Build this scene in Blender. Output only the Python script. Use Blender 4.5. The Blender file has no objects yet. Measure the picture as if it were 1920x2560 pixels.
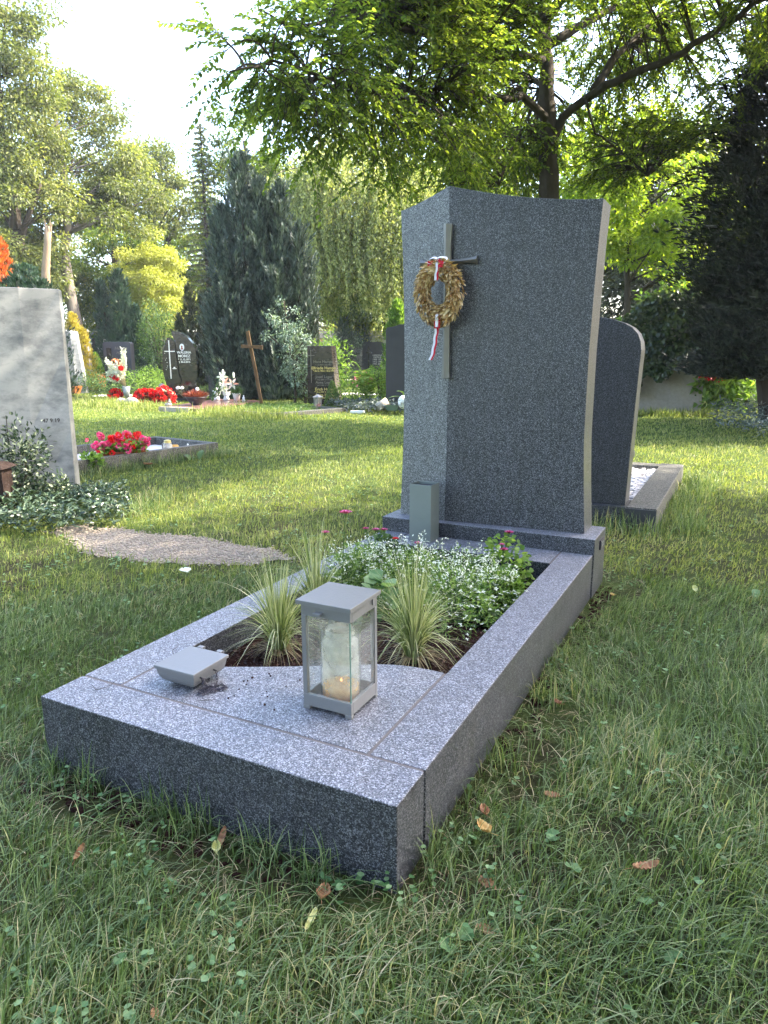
import bpy, math, random
import numpy as np
from mathutils import Matrix, Vector
R = math.radians
scn = bpy.context.scene
C = scn.collection

# ---------------------------------------------------------------- camera
cam_d = bpy.data.cameras.new('camera'); cam = bpy.data.objects.new('camera', cam_d); C.objects.link(cam)
YAW, PITCH, ROLL = -0.469, 0.2204, -0.003
fw = Vector((math.sin(YAW)*math.cos(PITCH), math.cos(YAW)*math.cos(PITCH), -math.sin(PITCH)))
rt = Vector((math.cos(YAW), -math.sin(YAW), 0)); up = rt.cross(fw)
rt, up = math.cos(ROLL)*rt+math.sin(ROLL)*up, -math.sin(ROLL)*rt+math.cos(ROLL)*up
CAM = Vector((0.5171, -1.0708, 1.0354))
cam.matrix_world = Matrix(((rt.x, up.x, -fw.x, CAM.x), (rt.y, up.y, -fw.y, CAM.y), (rt.z, up.z, -fw.z, CAM.z), (0, 0, 0, 1)))
cam_d.sensor_fit = 'VERTICAL'; cam_d.sensor_height = 36; cam_d.lens = 1766.7/2560*36
cam_d.clip_start = 0.05; cam_d.clip_end = 2000
scn.camera = cam

# ---------------------------------------------------------------- sky, sun, exposure
SUN_ELEV = R(42); SUN_DIR = Vector((0.78, 0.62, 0)).normalized()
w = bpy.data.worlds.new('World'); scn.world = w; w.use_nodes = True
nt = w.node_tree; bg = nt.nodes['Background']
sky = nt.nodes.new('ShaderNodeTexSky'); sky.sky_type = 'NISHITA'; sky.sun_disc = False
sky.sun_elevation = SUN_ELEV; sky.sun_rotation = math.atan2(SUN_DIR.x, SUN_DIR.y)
sky.air_density = 1.0; sky.dust_density = 3; sky.ozone_density = 1.0; sky.altitude = 0
nt.links.new(sky.outputs[0], bg.inputs[0]); bg.inputs[1].default_value = 0.15
sd = bpy.data.lights.new('sun', 'SUN'); sd.energy = 2.9; sd.angle = R(0.5); sd.color = (1.0, 0.92, 0.78)
sun = bpy.data.objects.new('sun', sd); C.objects.link(sun)
sv = Vector((SUN_DIR.x*math.cos(SUN_ELEV), SUN_DIR.y*math.cos(SUN_ELEV), math.sin(SUN_ELEV)))
sun.rotation_euler = sv.to_track_quat('Z', 'Y').to_euler(); sun.location = sv*60
scn.view_settings.view_transform = 'Standard'; scn.view_settings.look = 'None'
scn.view_settings.exposure = 3.1; scn.view_settings.gamma = 1
scn.render.engine = 'CYCLES'
cy = scn.cycles
cy.use_denoising = True; cy.max_bounces = 8; cy.diffuse_bounces = 3; cy.glossy_bounces = 3
cy.transmission_bounces = 5; cy.transparent_max_bounces = 40; cy.caustics_reflective = False; cy.caustics_refractive = False
cy.sample_clamp_indirect = 6
rng = np.random.default_rng(7); random.seed(7)

# ---------------------------------------------------------------- materials
def mat(name, build):
    m = bpy.data.materials.new(name); m.use_nodes = True
    n = m.node_tree; n.nodes.clear()
    out = n.nodes.new('ShaderNodeOutputMaterial')
    def N(t, **k):
        x = n.nodes.new(t)
        for a, b in k.items():
            if a.startswith('i_'): x.inputs[a[2:].replace('_', ' ')].default_value = b
            else: setattr(x, a, b)
        return x
    L = lambda a, b: n.links.new(a, b)
    sh = build(N, L); L(sh, out.inputs[0]); return m
def ramp(N, L, src, stops, interp='LINEAR'):
    r = N('ShaderNodeValToRGB'); cr = r.color_ramp; cr.interpolation = interp
    while len(cr.elements) < len(stops): cr.elements.new(0.5)
    for e, (p, c) in zip(cr.elements, stops): e.position = p; e.color = (*c, 1)
    L(src, r.inputs[0]); return r.outputs[0]
def mixc(N, L, f, a, b, mode='MIX'):
    m = N('ShaderNodeMix', data_type='RGBA', blend_type=mode)
    for s, v in ((0, f), (6, a), (7, b)):
        if hasattr(v, 'is_linked'): L(v, m.inputs[s])
        elif s == 0: m.inputs[0].default_value = v
        else: m.inputs[s].default_value = (*v, 1)
    return m.outputs[2]
def noise(N, L, scale, detail=4, rough=0.6, co=None, stretch=None):
    t = N('ShaderNodeTexNoise', i_Scale=scale, i_Detail=detail, i_Roughness=rough)
    c = N('ShaderNodeTexCoord').outputs['Object'] if co is None else co
    if stretch:
        mp = N('ShaderNodeMapping'); mp.inputs['Scale'].default_value = stretch; L(c, mp.inputs[0]); c = mp.outputs[0]
    L(c, t.inputs['Vector']); return t.outputs['Fac']
def pr(N, L, color, rough=0.6, spec=0.5, metal=0, bump=None, bd=0.002, bs=0.5, ior=1.5):
    p = N('ShaderNodeBsdfPrincipled', i_IOR=ior); p.inputs['Metallic'].default_value = metal
    p.inputs['Specular IOR Level'].default_value = spec
    for k, v in (('Base Color', color), ('Roughness', rough)):
        if hasattr(v, 'is_linked'): L(v, p.inputs[k])
        else: p.inputs[k].default_value = (*v, 1) if k == 'Base Color' else v
    if bump is not None:
        b = N('ShaderNodeBump', i_Distance=bd, i_Strength=bs); L(bump, b.inputs['Height']); L(b.outputs[0], p.inputs['Normal'])
    return p.outputs[0]
def plain(name, color, rough=0.6, spec=0.5, metal=0, var=0.25, scale=12, bd=0.001):
    def b(N, L):
        f = noise(N, L, scale, 5)
        c = mixc(N, L, f, tuple(x*(1-var) for x in color), tuple(min(1, x*(1+var)) for x in color))
        return pr(N, L, c, rough, spec, metal, noise(N, L, scale*12, 3), bd, 0.4)
    return mat(name, b)
def granite(name, dark, mid, light, scale=330, rough=0.3, stain=0.12, spec=0.5, ior=1.5):
    def b(N, L):
        co = N('ShaderNodeTexCoord').outputs['Object']
        v = N('ShaderNodeTexVoronoi', i_Scale=scale); v.inputs['Randomness'].default_value = 1
        ds = N('ShaderNodeTexNoise', i_Scale=scale*0.9, i_Detail=2); L(co, ds.inputs['Vector'])
        va = N('ShaderNodeVectorMath', operation='SCALE'); va.inputs['Scale'].default_value = 0.004; L(ds.outputs['Color'], va.inputs[0])
        vb = N('ShaderNodeVectorMath', operation='ADD'); L(co, vb.inputs[0]); L(va.outputs[0], vb.inputs[1]); L(vb.outputs[0], v.inputs['Vector'])
        sx = N('ShaderNodeSeparateColor'); L(v.outputs['Color'], sx.inputs[0])
        big = noise(N, L, 9, 5)
        fine = noise(N, L, scale*1.6, 3, 0.7)
        add = N('ShaderNodeMath', operation='MULTIPLY_ADD'); L(fine, add.inputs[0]); add.inputs[1].default_value = 0.7; L(sx.outputs[0], add.inputs[2])
        sub = N('ShaderNodeMath', operation='SUBTRACT'); L(add.outputs[0], sub.inputs[0]); sub.inputs[1].default_value = 0.35
        c = ramp(N, L, sub.outputs[0], [(0.0, dark), (0.34, dark), (0.52, mid), (0.74, mid), (0.9, light), (1, light)])
        stk = noise(N, L, 6, 4, 0.6, stretch=(6, 6, 0.7)); c = mixc(N, L, 1.0, c, ramp(N, L, stk, [(0.35, (0.84, 0.83, 0.80)), (0.6, (1, 1, 1))]), 'MULTIPLY'); c2 = mixc(N, L, big, tuple(1-stain for _ in range(3)), (1, 1, 1)); c = mixc(N, L, 1.0, c, c2, 'MULTIPLY')
        rr = N('ShaderNodeMath', operation='MULTIPLY_ADD'); L(big, rr.inputs[0]); rr.inputs[1].default_value = 0.2; rr.inputs[2].default_value = rough-0.1
        return pr(N, L, c, rr.outputs[0], spec, 0, fine, 0.0006, 0.35, ior)
    return mat(name, b)
def leafmat(name, stops, trans=0.4, tcol=1.5, rough=0.45, spec=0.3, patch=1.2):
    def b(N, L):
        a = N('ShaderNodeAttribute', attribute_name='c')
        nz = noise(N, L, patch, 3)
        m = N('ShaderNodeMath', operation='MULTIPLY_ADD'); L(nz, m.inputs[0]); m.inputs[1].default_value = 0.5; L(a.outputs['Fac'], m.inputs[2])
        s = N('ShaderNodeMath', operation='SUBTRACT'); L(m.outputs[0], s.inputs[0]); s.inputs[1].default_value = 0.25
        c = ramp(N, L, s.outputs[0], stops)
        p = pr(N, L, c, rough, spec)
        t = N('ShaderNodeBsdfTranslucent'); tc = mixc(N, L, 1.0, c, (tcol, tcol*1.05, tcol*0.45), 'MULTIPLY'); L(tc, t.inputs[0])
        x = N('ShaderNodeMixShader'); x.inputs[0].default_value = trans; L(p, x.inputs[1]); L(t.outputs[0], x.inputs[2])
        return x.outputs[0]
    return mat(name, b)
def bark(name, a, b_, scale=8):
    def b(N, L):
        n1 = noise(N, L, scale, 8, 0.7, stretch=(2.5, 2.5, 0.5)); n2 = noise(N, L, 1.2, 3)
        c = mixc(N, L, n1, a, b_); c = mixc(N, L, 1.0, c, mixc(N, L, n2, (0.7, 0.72, 0.66), (1, 1, 1)), 'MULTIPLY')
        return pr(N, L, c, 0.9, 0.2, 0, n1, 0.02, 0.9)
    return mat(name, b)
def glass(name, tint=(0.93, 0.97, 0.94), haze=0.08, hcol=(0.8, 0.85, 0.78), edge=0.35):
    def b(N, L):
        t = N('ShaderNodeBsdfTransparent'); t.inputs[0].default_value = (*tint, 1)
        d = N('ShaderNodeBsdfDiffuse'); d.inputs[0].default_value = (*hcol, 1)
        tr = N('ShaderNodeBsdfTranslucent'); tr.inputs[0].default_value = (*hcol, 1)
        h = N('ShaderNodeMixShader'); h.inputs[0].default_value = 0.5; L(d.outputs[0], h.inputs[1]); L(tr.outputs[0], h.inputs[2])
        g = N('ShaderNodeBsdfGlossy', i_Roughness=0.03)
        nz = noise(N, L, 25, 5); mh = N('ShaderNodeMath', operation='MULTIPLY'); L(nz, mh.inputs[0]); mh.inputs[1].default_value = haze*2
        x = N('ShaderNodeMixShader'); L(mh.outputs[0], x.inputs[0]); L(t.outputs[0], x.inputs[1]); L(h.outputs[0], x.inputs[2])
        lw_ = N('ShaderNodeLayerWeight'); lw_.inputs[0].default_value = .5; pw = N('ShaderNodeMath', operation='POWER'); L(lw_.outputs['Facing'], pw.inputs[0]); pw.inputs[1].default_value = 4; fm = N('ShaderNodeMath', operation='MULTIPLY_ADD'); L(pw.outputs[0], fm.inputs[0]); fm.inputs[1].default_value = edge*1.6; fm.inputs[2].default_value = .035
        y = N('ShaderNodeMixShader'); L(fm.outputs[0], y.inputs[0]); L(x.outputs[0], y.inputs[1]); L(g.outputs[0], y.inputs[2])
        return y.outputs[0]
    return mat(name, b)
M = {}
M['granite'] = granite('polished_blue_grey_granite', (0.013, 0.0135, 0.018), (0.063, 0.063, 0.072), (0.225, 0.225, 0.24), 420, 0.34, 0.15, 0.4)
M['granite_sheen'] = granite('painted_sheen_granite', (0.045, 0.046, 0.048), (0.15, 0.152, 0.152), (0.37, 0.37, 0.37), 420, 0.45, 0.12, 0.5)  # paler copy of the granite with the sky's sheen in its colour
M['granite_skylit'] = granite('painted_skylight_granite', (0.06, 0.063, 0.08), (0.2, 0.2, 0.23), (0.48, 0.48, 0.52), 400, 0.45, 0.2, 0.6)  # paler copy of the granite, brightness of skylit tops painted in
M['granite_dark'] = granite('dark_granite', (0.012, 0.012, 0.014), (0.05, 0.05, 0.055), (0.16, 0.16, 0.17), 420, 0.4, 0.25)
M['granite_kerb'] = granite('weathered_grey_granite', (0.03, 0.03, 0.03), (0.13, 0.125, 0.11), (0.3, 0.29, 0.26), 260, 0.6, 0.45, 0.3)
def _marble(N, L):
    n1 = noise(N, L, 3.2, 9, 0.72, stretch=(1, 1, 1.8)); n2 = noise(N, L, 14, 6)
    c = ramp(N, L, n1, [(0.3, (0.09, 0.095, 0.1)), (0.43, (0.19, 0.19, 0.185)), (0.55, (0.3, 0.295, 0.28)), (0.9, (0.35, 0.34, 0.32))])
    wv = N('ShaderNodeTexVoronoi', i_Scale=26, i_Randomness=1); sp = ramp(N, L, wv.outputs['Distance'], [(0.0, (0.35, 0.36, 0.37)), (0.13, (1, 1, 1)), (1, (1, 1, 1))])
    msk = ramp(N, L, n2, [(0.5, (0, 0, 0)), (0.62, (1, 1, 1))])
    c = mixc(N, L, msk, c, mixc(N, L, 1.0, c, sp, 'MULTIPLY'))
    return pr(N, L, c, 0.5, 0.4, 0, n2, 0.001, 0.4)
M['marble'] = mat('veined_grey_marble', _marble)
def _black(N, L):
    n1 = noise(N, L, 5, 9, 0.6, stretch=(1, 1, 2.2))
    c = ramp(N, L, n1, [(0.3, (0.010, 0.009, 0.009)), (0.55, (0.028, 0.022, 0.018)), (0.75, (0.06, 0.045, 0.035))])
    return pr(N, L, c, 0.12, 0.6)
M['black_stone'] = mat('polished_black_stone', _black)
M['slate'] = plain('dark_slate', (0.035, 0.035, 0.042), 0.45, 0.5, var=0.35, scale=6)
M['mortar'] = plain('mortar', (0.15, 0.13, 0.125), 0.9, 0.2)
M['metal'] = plain('grey_painted_metal', (0.16, 0.155, 0.155), 0.36, 0.9, 0.1, var=0.12, scale=9)
M['metal_green'] = plain('oxidised_grey_metal', (0.18, 0.2, 0.185), 0.42, 0.5, 0.3, var=0.12, scale=12)
M['bronze'] = plain('grey_bronze', (0.17, 0.165, 0.15), 0.4, 0.5, 0.6, var=0.2, scale=20)
M['dark_metal'] = plain('dark_chain_metal', (0.06, 0.055, 0.07), 0.4, 0.5, 0.7, var=0.3)
M['white'] = plain('white_ceramic', (0.72, 0.72, 0.7), 0.5, 0.5, var=0.08)
M['terracotta'] = plain('terracotta', (0.28, 0.08, 0.035), 0.7, 0.3)
M['orange_plastic'] = plain('brown_orange_plastic', (0.42, 0.13, 0.03), 0.5)
M['wood'] = bark('weathered_wood', (0.06, 0.035, 0.018), (0.2, 0.12, 0.06), 14)
M['dark_wood'] = bark('dark_brown_wood', (0.018, 0.011, 0.009), (0.055, 0.032, 0.026), 14)
M['bark'] = bark('bark', (0.025, 0.018, 0.013), (0.11, 0.085, 0.065))
M['bark_grey'] = bark('grey_bark', (0.07, 0.06, 0.05), (0.24, 0.2, 0.17), 5)
M['bark_pale'] = bark('peeled_wood', (0.16, 0.1, 0.06), (0.42, 0.3, 0.2), 9)
M['red_granite'] = granite('red_granite', (0.08, 0.03, 0.03), (0.22, 0.1, 0.09), (0.34, 0.2, 0.18), 300, 0.3)
M['gravel'] = plain('white_gravel', (0.6, 0.56, 0.54), 0.85, 0.2, var=0.25, scale=18)
M['pebble'] = plain('pale_stone', (0.33, 0.29, 0.24), 0.8, 0.2, var=0.3, scale=20)
M['gold'] = plain('gold_lettering', (0.62, 0.48, 0.16), 0.35, 0.5, 0.3, var=0.1)
M['faded'] = plain('faded_lettering', (0.16, 0.14, 0.11), 0.6, 0.4, var=0.1)
M['white_letter'] = plain('white_lettering', (0.72, 0.7, 0.62), 0.5, 0.4, var=0.05)
M['black_letter'] = plain('black_lettering', (0.04, 0.035, 0.03), 0.6)
M['red_cloth'] = plain('red_ribbon', (0.5, 0.01, 0.03), 0.6, 0.2, var=0.15)
M['white_cloth'] = plain('white_ribbon', (0.75, 0.72, 0.78), 0.6, 0.2, var=0.05)
M['glass'] = glass('lantern_glass', (0.985, 0.992, 0.98), 0.04, (0.85, 0.85, 0.78))
M['glass_edge'] = plain('green_glass_edge', (0.12, 0.2, 0.16), 0.2, 0.5)
M['jar_glass'] = glass('milky_jar_plastic', (0.985, 0.98, 0.95), 0.30, (1.0, 0.95, 0.85))
M['clear_glass'] = glass('clear_glass', (0.97, 0.98, 0.97), 0.03, edge=0.5)
M['wax'] = plain('amber_wax', (0.8, 0.5, 0.14), 0.4, 0.5, var=0.1)
def _wax(N, L):
    d = N('ShaderNodeBsdfTranslucent'); d.inputs[0].default_value = (0.95, 0.55, 0.12, 1)
    p = pr(N, L, (0.9, 0.56, 0.14), 0.35); x = N('ShaderNodeMixShader'); x.inputs[0].default_value = 0.5; L(p, x.inputs[1]); L(d.outputs[0], x.inputs[2]); return x.outputs[0]
M['wax'] = mat('amber_wax_glow', _wax)
def _flame(N, L):
    e = N('ShaderNodeEmission', i_Strength=1.0); e.inputs[0].default_value = (1, 0.3, 0.06, 1); return e.outputs[0]
M['flame'] = mat('candle_flame', _flame)
def _soil(N, L):
    n1 = noise(N, L, 60, 8, 0.75); n2 = noise(N, L, 7, 4)
    c = ramp(N, L, n1, [(0.3, (0.012, 0.006, 0.005)), (0.55, (0.045, 0.02, 0.015)), (0.8, (0.12, 0.06, 0.045))])
    return pr(N, L, c, 0.95, 0.1, 0, n1, 0.02, 1)
M['soil'] = mat('dark_bark_mulch', _soil)
M['chip'] = leafmat('bark_chip', [(0, (0.015, 0.006, 0.005)), (0.6, (0.06, 0.025, 0.018)), (1, (0.16, 0.08, 0.06))], 0.0)
def _ground(N, L):
    n1 = noise(N, L, 45, 8, 0.75); n2 = noise(N, L, 0.9, 5); n3 = noise(N, L, 6, 5)
    s = ramp(N, L, n1, [(0.3, (0.018, 0.012, 0.008)), (0.6, (0.06, 0.042, 0.028)), (0.85, (0.13, 0.1, 0.06))])
    g = ramp(N, L, n1, [(0.25, (0.03, 0.05, 0.012)), (0.55, (0.08, 0.12, 0.028)), (0.8, (0.17, 0.2, 0.055))])
    f = ramp(N, L, mixc(N, L, 0.5, n2, n3), [(0.42, (0.25, 0.25, 0.25)), (0.58, (0.9, 0.9, 0.9))])
    c = mixc(N, L, f, s, g)
    co = N('ShaderNodeTexCoord'); ln = N('ShaderNodeVectorMath', operation='LENGTH'); L(co.outputs['Object'], ln.inputs[0])
    mr = N('ShaderNodeMapRange'); mr.inputs[1].default_value = 3; mr.inputs[2].default_value = 9; L(ln.outputs['Value'], mr.inputs[0])
    c = mixc(N, L, mr.outputs[0], c, g)
    return pr(N, L, c, 0.95, 0.1, 0, n1, 0.03, 1)
M['ground'] = mat('turf_ground', _ground)
def _path(N, L):
    v = N('ShaderNodeTexVoronoi', i_Scale=150); L(N('ShaderNodeTexCoord').outputs['Object'], v.inputs['Vector'])
    sc = N('ShaderNodeSeparateColor'); L(v.outputs['Color'], sc.inputs[0])
    c = ramp(N, L, sc.outputs[0], [(0, (0.09, 0.07, 0.055)), (0.5, (0.22, 0.18, 0.145)), (1, (0.4, 0.34, 0.29))])
    return pr(N, L, c, 0.9, 0.2, 0, v.outputs['Distance'], 0.004, .8)
M['path'] = mat('gravel_path', _path)
G3 = lambda a, b, c, d=None: [(0, a), (0.45, b), (0.8, c), (1, d or c)]
M['grass'] = leafmat('grass_blades', [(0, (0.035, 0.058, 0.018)), (0.3, (0.08, 0.128, 0.042)), (0.6, (0.152, 0.215, 0.083)), (0.82, (0.25, 0.3, 0.145)), (0.9, (0.4, 0.36, 0.21)), (1, (0.46, 0.4, 0.26))], 0.35, 1.5, 0.4, 0.4, 1.5)
M['lawn'] = leafmat('lawn_blades', [(0, (0.085, 0.12, 0.034)), (0.35, (0.18, 0.225, 0.06)), (0.7, (0.31, 0.335, 0.1)), (0.88, (0.33, 0.32, 0.14)), (1, (0.42, 0.37, 0.21))], 0.35, 1.4, 0.5, 0.3, 0.9)
M['straw'] = leafmat('dry_straw', G3((0.16, 0.11, 0.06), (0.32, 0.25, 0.14), (0.5, 0.42, 0.27)), 0.2)
M['weed'] = leafmat('weed_leaves', G3((0.04, 0.1, 0.03), (0.1, 0.19, 0.07), (0.2, 0.3, 0.14)), 0.3)
M['maple'] = leafmat('maple_leaves', G3((0.03, 0.055, 0.008), (0.075, 0.12, 0.014), (0.15, 0.19, 0.025), (0.24, 0.24, 0.03)), 0.45, 1.7, patch=0.5)
M['maple_olive'] = leafmat('olive_leaves', G3((0.05, 0.07, 0.02), (0.12, 0.145, 0.045), (0.22, 0.235, 0.075), (0.33, 0.31, 0.1)), 0.4, 1.4, patch=0.4)
M['cherry'] = leafmat('serrated_leaves', G3((0.04, 0.066, 0.015), (0.085, 0.125, 0.025), (0.15, 0.195, 0.035), (0.23, 0.27, 0.045)), 0.48, 2.3, patch=0.5)
M['glow'] = leafmat('painted_glow_leaves', G3((0.1, 0.16, 0.015), (0.2, 0.27, 0.03), (0.33, 0.38, 0.05)), 0.5, 1.9)  # backlit glow put into the leaf colour
M['yellow'] = leafmat('yellow_green_leaves', G3((0.22, 0.25, 0.04), (0.36, 0.38, 0.07), (0.5, 0.5, 0.12)), 0.35, 1.15)
M['birch'] = leafmat('birch_leaves', G3((0.09, 0.115, 0.04), (0.2, 0.225, 0.085), (0.38, 0.39, 0.17)), 0.45, 1.7)
M['thuja'] = leafmat('dark_conifer_needles', G3((0.012, 0.02, 0.015), (0.044, 0.066, 0.052), (0.12, 0.155, 0.125)), 0.12, 1.2, patch=1)
M['cypress'] = leafmat('blue_green_needles', G3((0.014, 0.032, 0.02), (0.035, 0.07, 0.042), (0.07, 0.12, 0.075)), 0.12, 1.2)
M['yew'] = leafmat('blackish_yew_needles', G3((0.006, 0.009, 0.006), (0.014, 0.02, 0.014), (0.028, 0.036, 0.022)), 0.12, 1.3)
M['brown_conifer'] = leafmat('olive_brown_needles', G3((0.02, 0.024, 0.012), (0.045, 0.052, 0.026), (0.09, 0.1, 0.045)), 0.15, 1.3)
M['orange_leaf'] = leafmat('orange_foliage', G3((0.3, 0.05, 0.008), (0.5, 0.11, 0.02), (0.65, 0.22, 0.04)), 0.3, 1.2)
M['golden'] = leafmat('golden_needles', G3((0.22, 0.17, 0.02), (0.42, 0.34, 0.05), (0.55, 0.45, 0.1)), 0.3, 1.2)
M['silver'] = leafmat('silver_green_leaves', G3((0.06, 0.1, 0.08), (0.14, 0.2, 0.16), (0.3, 0.38, 0.32)), 0.3, 1.1)
M['ivy'] = leafmat('ivy_leaves', G3((0.012, 0.022, 0.010), (0.025, 0.045, 0.018), (0.06, 0.085, 0.03)), 0.2, 2.0, 0.3)
M['green'] = leafmat('fresh_green_leaves', G3((0.06, 0.12, 0.02), (0.13, 0.22, 0.04), (0.24, 0.34, 0.08)), 0.4, 1.6)
M['paleleaf'] = leafmat('pale_green_leaves', G3((0.06, 0.12, 0.03), (0.14, 0.23, 0.06), (0.27, 0.36, 0.13)), 0.4, 1.5)
M['midgreen'] = leafmat('mid_green_leaves', G3((0.03, 0.07, 0.02), (0.07, 0.13, 0.04), (0.14, 0.21, 0.07)), 0.35, 1.5)
M['greygreen'] = leafmat('grey_green_leaves', G3((0.04, 0.055, 0.05), (0.09, 0.115, 0.11), (0.18, 0.21, 0.2)), 0.15)
M['peri'] = leafmat('ground_cover_leaves', G3((0.012, 0.026, 0.012), (0.035, 0.06, 0.03), (0.09, 0.13, 0.075)), 0.15, 1.3, 0.3, 0.5)
M['varieg'] = leafmat('cream_edged_leaves', [(0, (0.015, 0.03, 0.015)), (0.5, (0.045, 0.075, 0.035)), (0.72, (0.13, 0.17, 0.09)), (0.85, (0.36, 0.4, 0.26)), (1, (0.5, 0.52, 0.38))], 0.2, 1.2)
M['sedge'] = leafmat('cream_striped_blades', [(0, (0.09, 0.13, 0.035)), (0.35, (0.2, 0.25, 0.08)), (0.65, (0.42, 0.43, 0.22)), (1, (0.66, 0.63, 0.42))], 0.25, 1.3)
M['petal_white'] = leafmat('white_petals', G3((0.6, 0.62, 0.55), (0.78, 0.8, 0.74), (0.85, 0.86, 0.82)), 0.3, 1.0)
M['petal_red'] = leafmat('red_petals', G3((0.45, 0.005, 0.01), (0.65, 0.01, 0.015), (0.8, 0.03, 0.03)), 0.3, 1.2)
M['petal_pink'] = leafmat('pink_petals', G3((0.7, 0.02, 0.2), (0.85, 0.06, 0.3), (0.9, 0.25, 0.45)), 0.3, 1.1)
M['petal_magenta'] = leafmat('magenta_petals', G3((0.22, 0.005, 0.05), (0.42, 0.01, 0.12), (0.7, 0.2, 0.4)), 0.3, 1.1)
M['petal_lily'] = leafmat('pink_white_petals', G3((0.75, 0.35, 0.28), (0.85, 0.65, 0.58), (0.88, 0.85, 0.8)), 0.3, 1.0)
M['petal_orange'] = leafmat('orange_petals', G3((0.7, 0.15, 0.04), (0.8, 0.28, 0.12), (0.85, 0.5, 0.3)), 0.3, 1.0)
M['heather'] = leafmat('dark_red_heather', G3((0.06, 0.012, 0.012), (0.16, 0.03, 0.025), (0.28, 0.08, 0.05)), 0.2)
M['tan_leaf'] = leafmat('dried_tan_leaves', G3((0.3, 0.16, 0.06), (0.56, 0.37, 0.17), (0.78, 0.62, 0.38)), 0.25, 1.2, 0.35, 0.5, 20)
M['dry_leaf'] = leafmat('fallen_brown_leaf', G3((0.16, 0.06, 0.03), (0.3, 0.13, 0.06), (0.45, 0.25, 0.12)), 0.2, 1.2, patch=30)
M['dry_gold'] = leafmat('fallen_golden_leaf', G3((0.5, 0.26, 0.07), (0.68, 0.42, 0.14), (0.78, 0.58, 0.25)), 0.25, 1.1, patch=30)
M['dry_yellow'] = leafmat('fallen_yellow_leaf', G3((0.4, 0.4, 0.1), (0.6, 0.58, 0.2), (0.7, 0.68, 0.4)), 0.25, 1.1, patch=30)

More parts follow.
